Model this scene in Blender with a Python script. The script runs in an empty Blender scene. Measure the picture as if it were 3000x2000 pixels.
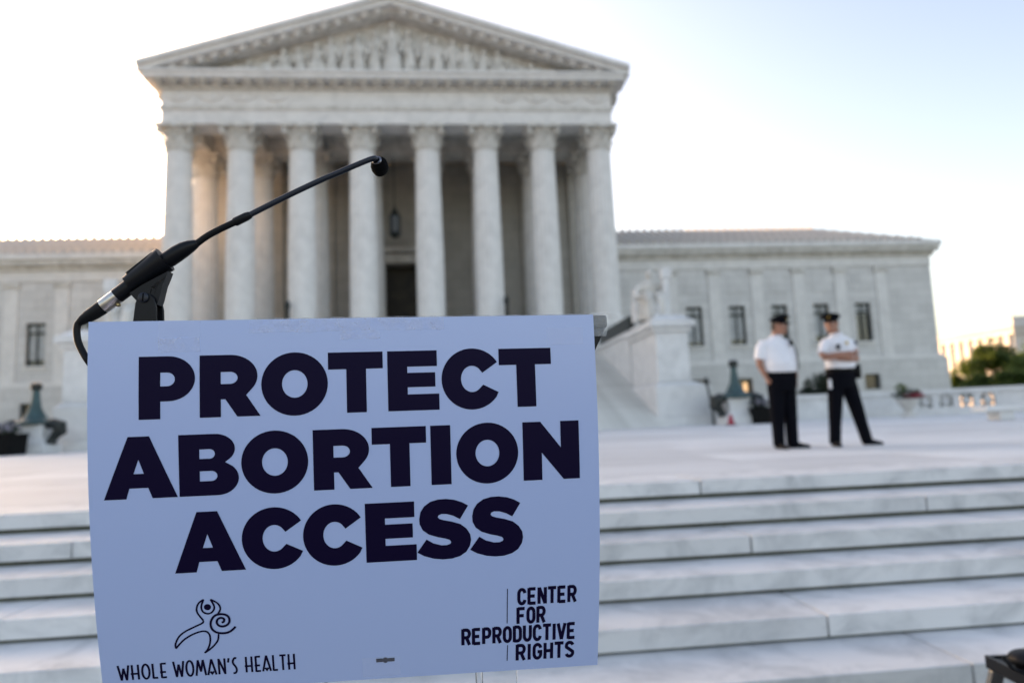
import bpy, bmesh, math, random
from mathutils import Vector, Matrix, noise
random.seed(7)
scene = bpy.context.scene
C = scene.collection
R = math.radians

# ---------------------------------------------------------------- camera
HC, PITCH, ROLL, YAW, FPX = 0.510, 0.1160, -0.0400, 0.0960, 2000.0
cy, sy, cp, sp = math.cos(YAW), math.sin(YAW), math.cos(PITCH), math.sin(PITCH)
FWD = Vector((sy*cp, cy*cp, sp)); RT = Vector((cy, -sy, 0)); UP = RT.cross(FWD)
cr, sr = math.cos(ROLL), math.sin(ROLL)
RT2 = RT*cr + UP*sr; UP2 = -RT*sr + UP*cr
cd = bpy.data.cameras.new('camera'); cam = bpy.data.objects.new('camera', cd); C.objects.link(cam)
cam.matrix_world = Matrix(((RT2.x, UP2.x, -FWD.x, 0), (RT2.y, UP2.y, -FWD.y, 0), (RT2.z, UP2.z, -FWD.z, HC), (0, 0, 0, 1)))
cd.lens = 24.0; cd.sensor_width = 36.0; cd.clip_start = 0.05; cd.clip_end = 3000
cd.dof.use_dof = True; cd.dof.focus_distance = 0.85; cd.dof.aperture_fstop = 3.2; cd.dof.aperture_blades = 9
scene.camera = cam
CAMP = Vector((0, 0, HC))
def ray(px, py): return FWD + RT2*((px-1500)/FPX) - UP2*((py-1000)/FPX)
def onY(px, py, Y):
    r = ray(px, py); return CAMP + r*(Y/r.y)
def onZ(px, py, z=0.0):
    r = ray(px, py); return CAMP + r*((z-HC)/r.z)

# ---------------------------------------------------------------- world, sun, exposure
SUN_AZ, SUN_EL = R(35), R(12.5)            # degrees left of +Y, elevation
w = bpy.data.worlds.new('World'); scene.world = w; w.use_nodes = True
nt = w.node_tree; bg = nt.nodes['Background']
sky = nt.nodes.new('ShaderNodeTexSky'); sky.sky_type = 'NISHITA'; sky.sun_disc = False
sky.sun_elevation = SUN_EL; sky.sun_rotation = -SUN_AZ
sky.altitude = 30; sky.air_density = 1.0; sky.dust_density = 2.4; sky.ozone_density = 1.2
nt.links.new(sky.outputs[0], bg.inputs[0]); bg.inputs[1].default_value = 0.15
sd = bpy.data.lights.new('sun', 'SUN'); sd.energy = 4.0; sd.angle = R(0.5); sd.color = (1.0, 0.66, 0.40)
sun = bpy.data.objects.new('sun', sd); C.objects.link(sun)
S = Vector((-math.sin(SUN_AZ)*math.cos(SUN_EL), math.cos(SUN_AZ)*math.cos(SUN_EL), math.sin(SUN_EL)))
sun.rotation_euler = S.to_track_quat('Z', 'Y').to_euler(); sun.location = S*200
vs = scene.view_settings; vs.view_transform = 'Standard'; vs.look = 'None'; vs.gamma = 1.0; vs.use_curve_mapping = False
vs.exposure = 1.76
vs.use_white_balance = True; vs.white_balance_temperature = 7900; vs.white_balance_tint = 21   # camera set to a cloudy-day balance
scene.render.engine = 'CYCLES'

# ---------------------------------------------------------------- materials
def mat(name, col, rough=0.6, metal=0.0, var=0.0, scale=3.0, bump=0.0, bscale=20.0, spec=0.5, objvar=0.0, col2=None, lo=0.35, hi=0.65, coords='Object', stretch=None):
    m = bpy.data.materials.new(name); m.use_nodes = True; t = m.node_tree; b = t.nodes['Principled BSDF']
    b.inputs['Roughness'].default_value = rough; b.inputs['Metallic'].default_value = metal
    b.inputs['Specular IOR Level'].default_value = spec
    b.inputs['Base Color'].default_value = (*col, 1)
    if var or col2 or bump or objvar:
        tc = t.nodes.new('ShaderNodeTexCoord'); vec = tc.outputs[coords]
        if coords == 'World':
            pass
        if stretch:
            mp = t.nodes.new('ShaderNodeMapping'); mp.inputs['Scale'].default_value = stretch
            t.links.new(vec, mp.inputs[0]); vec = mp.outputs[0]
    out = None
    if var or col2:
        n = t.nodes.new('ShaderNodeTexNoise'); n.inputs['Scale'].default_value = scale; n.inputs['Detail'].default_value = 7
        n.inputs['Roughness'].default_value = 0.62; n.inputs['Distortion'].default_value = 0.6
        t.links.new(vec, n.inputs['Vector'])
        rp = t.nodes.new('ShaderNodeValToRGB'); rp.color_ramp.elements[0].position = lo; rp.color_ramp.elements[1].position = hi
        c2 = col2 or tuple(c*(1-var) for c in col)
        rp.color_ramp.elements[0].color = (*c2, 1); rp.color_ramp.elements[1].color = (*col, 1)
        t.links.new(n.outputs[0], rp.inputs[0]); out = rp.outputs[0]
    if objvar:
        oi = t.nodes.new('ShaderNodeObjectInfo'); mr = t.nodes.new('ShaderNodeMapRange')
        mr.inputs['To Min'].default_value = 1-objvar; mr.inputs['To Max'].default_value = 1.0
        t.links.new(oi.outputs['Random'], mr.inputs[0])
        mx = t.nodes.new('ShaderNodeMix'); mx.data_type = 'RGBA'; mx.blend_type = 'MULTIPLY'; mx.inputs[0].default_value = 1
        if out: t.links.new(out, mx.inputs[6])
        else: mx.inputs[6].default_value = (*col, 1)
        t.links.new(mr.outputs[0], mx.inputs[7]); out = mx.outputs[2]
    if out: t.links.new(out, b.inputs['Base Color'])
    if bump:
        n2 = t.nodes.new('ShaderNodeTexNoise'); n2.inputs['Scale'].default_value = bscale; n2.inputs['Detail'].default_value = 5
        t.links.new(vec, n2.inputs['Vector'])
        bp = t.nodes.new('ShaderNodeBump'); bp.inputs['Strength'].default_value = bump; bp.inputs['Distance'].default_value = 0.02
        t.links.new(n2.outputs[0], bp.inputs['Height']); t.links.new(bp.outputs[0], b.inputs['Normal'])
    return m
def ashlar(name, col, bw, bh, var=0.12):
    """marble walling: fine joints between large ashlar blocks and a slight tone change block by block"""
    m = mat(name, col, 0.62, var=0.16, scale=0.6, lo=0.25, hi=0.7); t = m.node_tree; b = t.nodes['Principled BSDF']
    src = b.inputs['Base Color'].links[0].from_socket
    tc = t.nodes.new('ShaderNodeTexCoord'); mp = t.nodes.new('ShaderNodeMapping'); mp.inputs['Rotation'].default_value = (R(90), 0, 0)
    t.links.new(tc.outputs['Object'], mp.inputs[0])
    br = t.nodes.new('ShaderNodeTexBrick'); br.inputs['Scale'].default_value = 1; br.inputs['Brick Width'].default_value = bw; br.inputs['Row Height'].default_value = bh
    br.inputs['Mortar Size'].default_value = 0.012; br.inputs['Color1'].default_value = (1, 1, 1, 1); br.inputs['Color2'].default_value = (1-var,)*3+(1,)
    br.inputs['Mortar'].default_value = (0.55, 0.54, 0.52, 1)
    t.links.new(mp.outputs[0], br.inputs[0])
    mx = t.nodes.new('ShaderNodeMix'); mx.data_type = 'RGBA'; mx.blend_type = 'MULTIPLY'; mx.inputs[0].default_value = 1
    t.links.new(src, mx.inputs[6]); t.links.new(br.outputs[0], mx.inputs[7]); t.links.new(mx.outputs[2], b.inputs['Base Color'])
    return m
M = {}
M['marble'] = mat('marble', (0.74, 0.725, 0.70), 0.6, var=0.2, scale=0.9, bump=0.15, bscale=6, lo=0.25, hi=0.6)
M['marble_old'] = mat('marble_weathered', (0.68, 0.66, 0.62), 0.7, col2=(0.44, 0.42, 0.38), scale=1.3, bump=0.2, bscale=8, lo=0.3, hi=0.62)
M['ashlar'] = ashlar('marble_ashlar', (0.70, 0.69, 0.67), 1.9, 0.78)
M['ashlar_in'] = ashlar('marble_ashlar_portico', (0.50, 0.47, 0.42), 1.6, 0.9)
M['pedestal'] = mat('marble_pedestal', (0.72, 0.72, 0.71), 0.55, var=0.18, scale=1.4, bump=0.1, bscale=5)
M['step'] = mat('marble_step', (0.72, 0.72, 0.715), 0.7, spec=0.2, col2=(0.49, 0.50, 0.505), scale=3.6, bump=0.12, bscale=30, objvar=0.16, lo=0.30, hi=0.56, stretch=(0.9, 0.9, 1.3))
M['bedding'] = mat('dirty_shaded_bedding', (0.10, 0.105, 0.075), 0.95, var=0.5, scale=9, bump=0.4)  # greenish dirt, with the shade of the step gaps darkened into the colour
M['slab'] = mat('marble_paving', (0.74, 0.75, 0.75), 0.7, spec=0.25, col2=(0.60, 0.60, 0.60), scale=1.1, objvar=0.2, bump=0.08, bscale=18, lo=0.3, hi=0.6, stretch=(0.5, 1.6, 1))
M['stair'] = mat('marble_stair', (0.66, 0.66, 0.645), 0.55, var=0.22, scale=0.9, objvar=0.1)
M['ground'] = mat('dry_ground', (0.16, 0.16, 0.12), 0.95, col2=(0.10, 0.11, 0.07), scale=0.4)
M['road'] = mat('asphalt', (0.06, 0.06, 0.06), 0.9, var=0.3, scale=30, bump=0.2, bscale=80)
M['concrete'] = mat('pale_concrete', (0.27, 0.27, 0.26), 0.85, var=0.2, scale=2)
M['sidewalk'] = mat('sidewalk_granite', (0.16, 0.16, 0.158), 0.8, var=0.25, scale=5, bump=0.15, objvar=0.1)
M['roof'] = mat('roof_tile', (0.66, 0.62, 0.57), 0.75, var=0.3, scale=1.4, bump=0.2)
M['bronze_green'] = mat('verdigris_bronze', (0.05, 0.115, 0.12), 0.55, col2=(0.025, 0.05, 0.052), scale=8, metal=0.2)
M['bronze_dark'] = mat('dark_bronze', (0.035, 0.04, 0.038), 0.45, metal=0.5, var=0.4, scale=10)
M['bronze_brown'] = mat('brown_bronze_doorway', (0.045, 0.034, 0.022), 0.5, metal=0.3, var=0.6, scale=1.2)
M['glass_dark'] = mat('window_glass', (0.035, 0.04, 0.042), 0.12, spec=0.8)
M['blind'] = mat('window_blind', (0.48, 0.50, 0.50), 0.7, var=0.3, scale=2)
M['lantern_glass'] = mat('smoky_lantern_glass', (0.10, 0.11, 0.12), 0.3)
M['frame'] = mat('bronze_window_frame', (0.03, 0.036, 0.033), 0.5, metal=0.3)
M['lit'] = mat('lit_lamp_in_window', (0.7, 0.5, 0.3), 0.6)
_b = M['lit'].node_tree.nodes['Principled BSDF']; _b.inputs['Emission Color'].default_value = (1, 0.62, 0.30, 1); _b.inputs['Emission Strength'].default_value = 0.28
M['black'] = mat('black_plastic', (0.0035, 0.0045, 0.007), 0.40, spec=0.22)
M['rubber'] = mat('black_rubber', (0.0035, 0.004, 0.006), 0.5, spec=0.2)
M['rod'] = mat('satin_black_metal', (0.006, 0.010, 0.020), 0.32, spec=0.35)
M['foam'] = mat('black_foam', (0.004, 0.004, 0.005), 0.98, bump=0.6, bscale=900, spec=0.1)
M['chrome'] = mat('nickel', (0.62, 0.60, 0.57), 0.28, metal=1.0, var=0.25, scale=120)
M['chrome_dark'] = mat('dark_nickel', (0.20, 0.20, 0.22), 0.25, metal=1.0)
M['brass'] = mat('tarnished_brass', (0.35, 0.27, 0.14), 0.4, metal=1.0)
M['sign'] = mat('coated_sign_board', (0.385, 0.50, 0.79), 0.30, spec=0.5, bump=0.01, bscale=60)
M['ink'] = mat('navy_print', (0.004, 0.0015, 0.022), 0.5, spec=0.10)
M['shelf'] = mat('charcoal_lectern_top', (0.02, 0.022, 0.024), 0.35, spec=0.5)
M['alu'] = mat('brushed_aluminium', (0.22, 0.23, 0.235), 0.4, metal=0.9, var=0.25, scale=40)
M['shirt'] = mat('white_uniform_shirt', (0.80, 0.81, 0.86), 0.85, var=0.06, scale=9)
M['trousers'] = mat('navy_uniform_trousers', (0.0025, 0.003, 0.006), 0.9, spec=0.1)
M['shoe'] = mat('black_leather', (0.003, 0.003, 0.004), 0.5, spec=0.12)
M['skin'] = mat('skin', (0.36, 0.17, 0.115), 0.55, var=0.15, scale=14)
M['hair'] = mat('dark_hair', (0.02, 0.016, 0.013), 0.7)
M['badge'] = mat('gold_badge', (0.6, 0.42, 0.12), 0.35, metal=0.8)
M['patch'] = mat('navy_shoulder_patch', (0.03, 0.035, 0.06), 0.8)
M['paper'] = mat('white_paper', (0.75, 0.75, 0.77), 0.8)
M['red'] = mat('red_petals', (0.45, 0.03, 0.06), 0.7, var=0.4, scale=20)
M['lilac'] = mat('pale_lilac_petals', (0.45, 0.42, 0.50), 0.7, var=0.4, scale=20)
M['planter'] = mat('black_planter', (0.003, 0.003, 0.003), 0.7, spec=0.15)
M['bark'] = mat('bark', (0.09, 0.07, 0.05), 0.9, var=0.4, scale=6, bump=0.5)
M['far'] = mat('pale_limestone', (0.60, 0.58, 0.56), 0.75, var=0.12, scale=0.3)
M['far_roof'] = mat('lead_roof', (0.50, 0.47, 0.43), 0.7, var=0.2)
def leafmat(name, c1, c2):
    m = mat(name, c1, 0.6, col2=c2, scale=1.7, objvar=0.0); b = m.node_tree.nodes['Principled BSDF']
    b.inputs['Transmission Weight'].default_value = 0.0
    t = m.node_tree; tr = t.nodes.new('ShaderNodeBsdfTranslucent'); mx = t.nodes.new('ShaderNodeMixShader'); mx.inputs[0].default_value = 0.6
    src = b.inputs['Base Color'].links[0].from_socket; t.links.new(src, tr.inputs[0])
    o = t.nodes['Material Output']; t.links.new(b.outputs[0], mx.inputs[1]); t.links.new(tr.outputs[0], mx.inputs[2]); t.links.new(mx.outputs[0], o.inputs[0])
    return m
M['leaf'] = leafmat('leaf_green', (0.135, 0.20, 0.035), (0.07, 0.12, 0.022))
M['leaf_dark'] = leafmat('leaf_dark_green', (0.03, 0.055, 0.025), (0.015, 0.03, 0.014))
def clear(name, alpha, rough, col=(0.9, 0.93, 0.95), bump=0.0, bscale=80):
    m = mat(name, col, rough, bump=bump, bscale=bscale, spec=0.6); b = m.node_tree.nodes['Principled BSDF']
    b.inputs['Alpha'].default_value = alpha
    return m
M['tape'] = clear('clear_packing_tape', 0.20, 0.16, (0.72, 0.78, 0.92), bump=0.35, bscale=40)
_t = M['tape'].node_tree; _n = _t.nodes.new('ShaderNodeTexNoise'); _n.inputs['Scale'].default_value = 70; _n.inputs['Detail'].default_value = 4
_m = _t.nodes.new('ShaderNodeMapRange'); _m.inputs['From Min'].default_value = 0.4; _m.inputs['From Max'].default_value = 0.68; _m.inputs['To Min'].default_value = 0.10; _m.inputs['To Max'].default_value = 0.36
_tc = _t.nodes.new('ShaderNodeTexCoord'); _t.links.new(_tc.outputs['Object'], _n.inputs['Vector']); _t.links.new(_n.outputs[0], _m.inputs[0]); _t.links.new(_m.outputs[0], _t.nodes['Principled BSDF'].inputs['Alpha'])
M['tape2'] = clear('rubbed_clear_tape', 0.11, 0.3, (0.8, 0.85, 0.95), bump=0.2, bscale=40)
M['acrylic'] = mat('clear_acrylic', (0.96, 0.98, 0.98), 0.03); _b = M['acrylic'].node_tree.nodes['Principled BSDF']
_b.inputs['Transmission Weight'].default_value = 1.0; _b.inputs['IOR'].default_value = 1.49

# ---------------------------------------------------------------- mesh helpers
class MB:
    def __init__(s): s.v = []; s.f = []
    def box(s, x0, x1, y0, y1, z0, z1, ch=0.0):
        i = len(s.v)
        s.v += [(x0,y0,z0),(x1,y0,z0),(x1,y1,z0),(x0,y1,z0),(x0,y0,z1),(x1,y0,z1),(x1,y1,z1),(x0,y1,z1)]
        s.f += [tuple(i+k for k in q) for q in ((0,3,2,1),(4,5,6,7),(0,1,5,4),(1,2,6,5),(2,3,7,6),(3,0,4,7))]; return s
    def rings(s, rs, cap=True):
        i = len(s.v); n = len(rs[0])
        for r in rs: s.v += [tuple(p) for p in r]
        for a in range(len(rs)-1):
            for k in range(n):
                s.f.append((i+a*n+k, i+a*n+(k+1) % n, i+(a+1)*n+(k+1) % n, i+(a+1)*n+k))
        if cap:
            s.f.append(tuple(i+k for k in reversed(range(n)))); s.f.append(tuple(i+(len(rs)-1)*n+k for k in range(n)))
        return s
    def loft(s, spec, n=16, axis='z'):
        """spec: (cx, cy, z, rx, ry) ellipses stacked upward"""
        return s.rings([[(cx+rx*math.cos(2*math.pi*k/n), cy_+ry*math.sin(2*math.pi*k/n), z) for k in range(n)] for cx, cy_, z, rx, ry in spec])
    def tube(s, pts, rad, n=10, flat=None):
        pts = [Vector(p) for p in pts]; rs = []
        rad = rad if isinstance(rad, (list, tuple)) else [rad]*len(pts)
        prev = None
        for i, p in enumerate(pts):
            d = (pts[min(i+1, len(pts)-1)] - pts[max(i-1, 0)]).normalized()
            if prev is None:
                a = Vector((0, 0, 1)) if abs(d.z) < 0.9 else Vector((1, 0, 0)); u = d.cross(a).normalized()
            else: u = (prev - d*prev.dot(d)).normalized()
            prev = u; v = d.cross(u)
            fl = flat or 1.0
            rs.append([p + u*(rad[i]*math.cos(2*math.pi*k/n)) + v*(rad[i]*fl*math.sin(2*math.pi*k/n)) for k in range(n)])
        return s.rings(rs)
    def lathe(s, prof, c=(0, 0, 0), n=16):
        return s.rings([[(c[0]+r*math.cos(2*math.pi*k/n), c[1]+r*math.sin(2*math.pi*k/n), c[2]+z) for k in range(n)] for r, z in prof])
    def ball(s, c, r, n=12, m=7):
        rx, ry, rz = r if isinstance(r, tuple) else (r, r, r)
        return s.rings([[(c[0]+rx*math.sin(math.pi*j/m)*math.cos(2*math.pi*k/n), c[1]+ry*math.sin(math.pi*j/m)*math.sin(2*math.pi*k/n), c[2]-rz*math.cos(math.pi*j/m)) for k in range(n)] for j in [0.12]+list(range(1, m))+[m-0.12]])
    def prism(s, poly, y0, y1):
        """poly in xz, extruded along y"""
        return s.rings([[(x, y0, z) for x, z in poly], [(x, y1, z) for x, z in poly]])
    def mesh(s, smooth=False):
        me = bpy.data.meshes.new('m'); me.from_pydata(s.v, [], s.f)
        bm = bmesh.new(); bm.from_mesh(me); bmesh.ops.recalc_face_normals(bm, faces=bm.faces); bm.to_mesh(me); bm.free()
        if smooth:
            me.polygons.foreach_set('use_smooth', [True]*len(me.polygons))
            me.set_sharp_from_angle(angle=R(38))
        return me
    def build(s, name, m, parent=None, smooth=False):
        return link(name, s.mesh(smooth), m, parent)
def link(name, me, m, parent=None, loc=(0, 0, 0), rz=0.0):
    o = bpy.data.objects.new(name, me); C.objects.link(o)
    if m is not None and len(me.materials) == 0: me.materials.append(M[m] if isinstance(m, str) else m)
    o.location = loc; o.rotation_euler = (0, 0, rz)
    if parent: o.parent = parent
    return o
def bevel(o, wdt, seg=2):
    b = o.modifiers.new('bevel', 'BEVEL'); b.width = wdt; b.segments = seg; b.limit_method = 'ANGLE'; return o
def empty(name, label, cat, loc=(0, 0, 0), rz=0, group=None):
    o = bpy.data.objects.new(name, None); C.objects.link(o); o.location = loc; o.rotation_euler = (0, 0, rz)
    return tag(o, label, cat, group)
def tag(o, label=None, cat=None, group=None, kind=None):
    if label: o['label'] = label
    if cat: o['category'] = cat
    if group: o['group'] = group
    if kind: o['kind'] = kind
    return o
def struct(name, parent=None):
    o = bpy.data.objects.new(name, None); C.objects.link(o); o['kind'] = 'structure'; return o
def organic(mb, name, m, parent, voxel=0.015, smooth_it=3):
    """several closed lofts fused into one continuous surface"""
    me = mb.mesh(); o = bpy.data.objects.new('tmp', me); C.objects.link(o)
    r = o.modifiers.new('r', 'REMESH'); r.mode = 'VOXEL'; r.voxel_size = voxel
    sm = o.modifiers.new('s', 'SMOOTH'); sm.iterations = smooth_it; sm.factor = 0.5
    dg = bpy.context.evaluated_depsgraph_get(); me2 = bpy.data.meshes.new_from_object(o.evaluated_get(dg))
    bpy.data.objects.remove(o); bpy.data.meshes.remove(me)
    me2.polygons.foreach_set('use_smooth', [True]*len(me2.polygons)); me2.materials.clear()
    return link(name, me2, m, parent)

# ================================================================ THE SETTING
RISER, ZW = 0.131, -0.786
g = MB(); g.box(-900, 900, -300, 1500, ZW-0.5, ZW-0.05); tag(g.build('ground', 'ground'), kind='structure')
sw = struct('sidewalk')
me = bevel(MB().box(-0.745, 0.745, -0.745, 0.745, -0.1, 0).build('paving_slab', 'sidewalk', sw), 0.006, 1)
me.location = (-9.7, -2.0, ZW)
for i in range(14):
    for j in range(-2, 4):
        if i == 0 and j == -2: continue
        o = me.copy(); C.objects.link(o); o.location = (-9.7+1.5*i, 1.0+1.5*j if j > -2 else -2.0, ZW)
MB().box(-60, 60, -9, 4.0, ZW-0.06, ZW-0.012).build('sidewalk_bed', 'concrete', sw)
rd = MB().box(-300, 300, -24, -9.02, ZW-0.3, ZW-0.15).build('road', 'road'); tag(rd, kind='structure')
pv = MB().box(-300, 300, -90, -24.02, ZW-0.2, ZW-0.03).build('far_pavement', 'concrete'); tag(pv, kind='structure')

# flight of six long marble steps from the sidewalk to the plaza
fs = struct('plaza_steps')
EDGE = [5.218, 4.703, 4.302, 3.900, 3.440, 3.004]
ZT = [0.0, -0.139, -0.273, -0.405, -0.528, -0.648]
JX = [1.92, 3.39, 1.89, 0.55, 1.88, -0.6]
GAP = [0.034, 0.030, 0.026, 0.020, 0.014, 0.012]
for k in range(6):
    zb = ZT[k+1] if k < 5 else ZW
    back = EDGE[k] + 0.62
    ln = 2.9
    for j in range(-5, 5):
        x0 = JX[k] + j*ln; x1 = x0 + ln
        if x1 < -13 or x0 > 13: continue
        rj = 0.004 if j not in (-1, 0) else 0.006
        b = MB().box(x0+rj, x1-rj, EDGE[k]+random.uniform(-0.002, 0.002), back, zb+GAP[k], ZT[k]).build('step_block', 'step', fs)
        bevel(b, 0.005, 2)
    MB().box(-13, 13, EDGE[k]+0.030, back-0.01, zb-0.03, zb+GAP[k]-0.001).build('bedding_joint', 'bedding', fs)
    MB().box(-13, 13, EDGE[k]+0.045, back-0.02, zb+GAP[k]-0.0005, ZT[k]-0.02).build('joint_filler', 'bedding', fs)

# plaza of large marble slabs
pz = struct('plaza')
MB().box(-59, 59, 5.87, 32.9, -0.7, -0.31).build('plaza_bed', 'bedding', pz)
sl_cache = {}
def slab(x0, x1, y0, y1):
    key = (round(x1-x0, 2), round(y1-y0, 2))
    if key not in sl_cache: sl_cache[key] = MB().box(0.004, key[0]-0.004, 0.004, key[1]-0.004, -0.08, 0).mesh()
    link('paving_slab', sl_cache[key], 'slab', pz, (x0, y0, random.uniform(-0.0015, 0.0015)))
y = 5.842; row = 0
while y < 31.5:
    d = 1.25 if y < 14 else 2.5
    lw = 1.9 if y < 10 else 3.4 if y < 18 else 5.0
    hx = 0.62*y + 3
    x = -hx - (lw/2 if row % 2 else 0)
    while x < hx:
        slab(x, x+lw, y, y+d); x += lw
    y += d; row += 1
MB().box(-60, 60, 5.86, 33, -0.3, -0.012).build('paving_field', 'slab', pz)

# main stair up to the portico
ms = struct('main_stair')
SX0, SX1, SY0, NST = -13.4, 9.3, 28.2, 50
stm = MB().box(SX0, SX1, 0, 1.2, -0.150, 0).mesh()
for k in range(NST):
    link('stair_step', stm, 'stair', ms, (0, SY0+0.44*k, 0.15*(k+1)))
MB().prism([(-13.3, 0), (9.2, 0), (9.2, 0.1), (-13.3, 0.1)], SY0+1.0, 50).build('stair_core', 'stair', ms)

# ================================================================ COURTHOUSE
ct = empty('courthouse', 'white marble courthouse with eight-column portico, sculpted pediment and long wings', 'courthouse', (0, 56, 0))
OY = 56.0
def part(mb, name, m, parent=ct, smooth=False):
    o = mb.build(name, m, None, smooth); o.parent = parent
    o.location = Vector((0, -OY, 0)) if parent == ct else Vector((0, 0, 0)); return o
D = 51.22; FZ = 7.5
CXS = [-19.549+4.5*i+(0.478 if i > 3 else 0) for i in range(8)]
AX = (CXS[3]+CXS[4])/2
CAPB, CAPT = 21.35, 23.30
# --- columns
NF = 20
def shaft_mesh():
    mb = MB(); rs = []
    for t in (0, 0.02, 0.35, 0.7, 0.97, 1.0):
        r = 1.06 - 0.13*max(0, t-0.3)/0.7; z = FZ+0.75 + t*(CAPB-FZ-0.75)
        fl = 0.0 if t in (0, 1.0) else 0.055
        ring = []
        for k in range(NF*4):
            a = 2*math.pi*k/(NF*4); q = (k % 4)
            rr = r - (fl if q == 2 else fl*0.7 if q in (1, 3) else 0)
            ring.append((rr*math.cos(a), rr*math.sin(a), z))
        rs.append(ring)
    mb.rings(rs); return mb.mesh(True)
def capital_mesh():
    mb = MB(); z0, z1 = CAPB, CAPT; h = z1-z0
    mb.lathe([(0.96, z0), (1.02, z0+0.05), (0.93, z0+0.12), (0.90, z0+0.4*h), (0.98, z0+0.65*h), (1.15, z0+0.83*h)], n=20)
    mb.box(-1.32, 1.32, -1.32, 1.32, z0+0.86*h, z1)
    for row, (n, zb, zt, rr, off) in enumerate(((8, 0.08, 0.42, 1.0, 0), (8, 0.16, 0.66, 1.03, 0.5))):
        for k in range(n):
            a = 2*math.pi*(k+off)/n; u = Vector((math.cos(a), math.sin(a), 0)); v = Vector((-u.y, u.x, 0))
            prof = [(0.93, zb*h, 0.30), (rr, (zb+(zt-zb)*0.55)*h, 0.31), (rr+0.12, (zb+(zt-zb)*0.9)*h, 0.22), (rr+0.27, zt*h, 0.13), (rr+0.26, (zt-0.07)*h, 0.05)]
            rs = []
            for r_, z_, w_ in prof:
                c = u*r_; rs.append([c-v*w_+Vector((0, 0, z0+z_)), c+u*0.07+Vector((0, 0, z0+z_+0.02)), c+v*w_+Vector((0, 0, z0+z_)), c-u*0.08+Vector((0, 0, z0+z_))])
            mb.rings(rs)
    for k in range(4):
        a = math.pi/4+math.pi/2*k; u = Vector((math.cos(a), math.sin(a), 0)); v = Vector((-u.y, u.x, 0))
        pts = [u*0.95+Vector((0, 0, z0+0.5*h)), u*1.2+Vector((0, 0, z0+0.68*h)), u*1.5+Vector((0, 0, z0+0.80*h)), u*1.66+Vector((0, 0, z0+0.74*h)), u*1.62+Vector((0, 0, z0+0.64*h)), u*1.48+Vector((0, 0, z0+0.64*h)), u*1.47+Vector((0, 0, z0+0.72*h))]
        mb.tube(pts, [0.10, 0.12, 0.13, 0.12, 0.11, 0.10, 0.08], 6)
        f = Vector((math.cos(math.pi/2*k), math.sin(math.pi/2*k), 0)); mb.ball(tuple(f*1.27+Vector((0, 0, z0+0.88*h))), 0.2, 8, 5)
    return mb.mesh(True)
def base_mesh():
    mb = MB(); mb.box(-1.4, 1.4, -1.4, 1.4, FZ, FZ+0.28)
    mb.lathe([(1.36, FZ+0.281), (1.40, FZ+0.38), (1.30, FZ+0.47), (1.18, FZ+0.53), (1.24, FZ+0.62), (1.26, FZ+0.68), (1.10, FZ+0.75)], n=24); return mb.mesh(True)
sh_me, ca_me, ba_me = shaft_mesh(), capital_mesh(), base_mesh()
for Y in (D, D+5.6):
    for x in CXS:
        s_ = link('column', sh_me, 'marble', ct, (x, Y-OY, 0), random.uniform(0, 6)*0)
        link('capital', ca_me, 'marble_old', s_); link('base', ba_me, 'marble', s_)
# --- portico floor, inner beams, ceiling, back wall
part(MB().box(-21.4, 14.3, 49.6, 62, 3.0, FZ-0.003), 'portico_floor', 'stair')
XL, XR = CXS[0]-0.98, CXS[7]+0.98
YF = D-0.98
part(MB().box(XL, XR, YF, YF+1.9, 23.30, 24.30), 'architrave', 'marble')
part(MB().box(XL-0.06, XR+0.06, YF-0.06, YF+1.9, 24.303, 24.40), 'architrave_fillet', 'marble')
part(MB().box(XL-0.13, XR+0.13, YF-0.13, YF+1.9, 24.403, 24.66), 'architrave_crown', 'marble_old')
part(MB().box(XL, XR, YF-0.02, YF+1.8, 24.663, 25.90), 'frieze', 'marble')
for yy in (D+4.7,):
    part(MB().box(XL, XR, yy, yy+1.8, 23.30, 24.5), 'inner_beam', 'marble_old')
for x in CXS:
    part(MB().box(x-0.8, x+0.8, YF+1.903, D+4.698, 23.31, 24.3), 'cross_beam', 'marble_old')
    part(MB().box(x-0.8, x+0.8, D+6.503, 61.4, 23.31, 24.3), 'cross_beam', 'marble_old')
for sx in (XL, XR-1.8):
    part(MB().box(sx, sx+1.8, YF+1.9+0.003, 61.4, 24.303, 25.9), 'side_entablature', 'marble')
part(MB().box(XL+0.2, XR-0.2, YF+1.8, 61.4, 24.5, 24.9), 'portico_ceiling', 'marble_old')
BW = 61.3
pw = MB(); DX0, DX1, DZ = -5.70, -2.47, 15.1
pw.box(XL+0.3, DX0, BW, BW+1.5, FZ, 24.4); pw.box(DX1, XR-0.3, BW, BW+1.5, FZ, 24.4); pw.box(DX0, DX1, BW, BW+1.5, DZ, 24.4)
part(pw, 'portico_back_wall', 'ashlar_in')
fr = MB(); fr.box(DX0-0.75, DX0, BW-0.25, BW-0.003, FZ, DZ); fr.box(DX1, DX1+0.75, BW-0.25, BW-0.003, FZ, DZ); fr.box(DX0-0.75, DX1+0.75, BW-0.26, BW-0.003, DZ+0.003, DZ+0.8)
fr.box(DX0-1.0, DX1+1.0, BW-0.6, BW-0.003, DZ+0.95, DZ+1.4)
dr = part(fr, 'door_surround', 'marble_old')
part(MB().box(DX0-0.1, DX1+0.1, BW+1.52, BW+1.7, FZ, DZ+0.1), 'doorway_leaf', 'bronze_brown')
for x in CXS:
    part(MB().box(x-0.75, x+0.75, BW-0.3, BW-0.003, FZ, 23.3), 'pilaster', 'ashlar_in')
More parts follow.
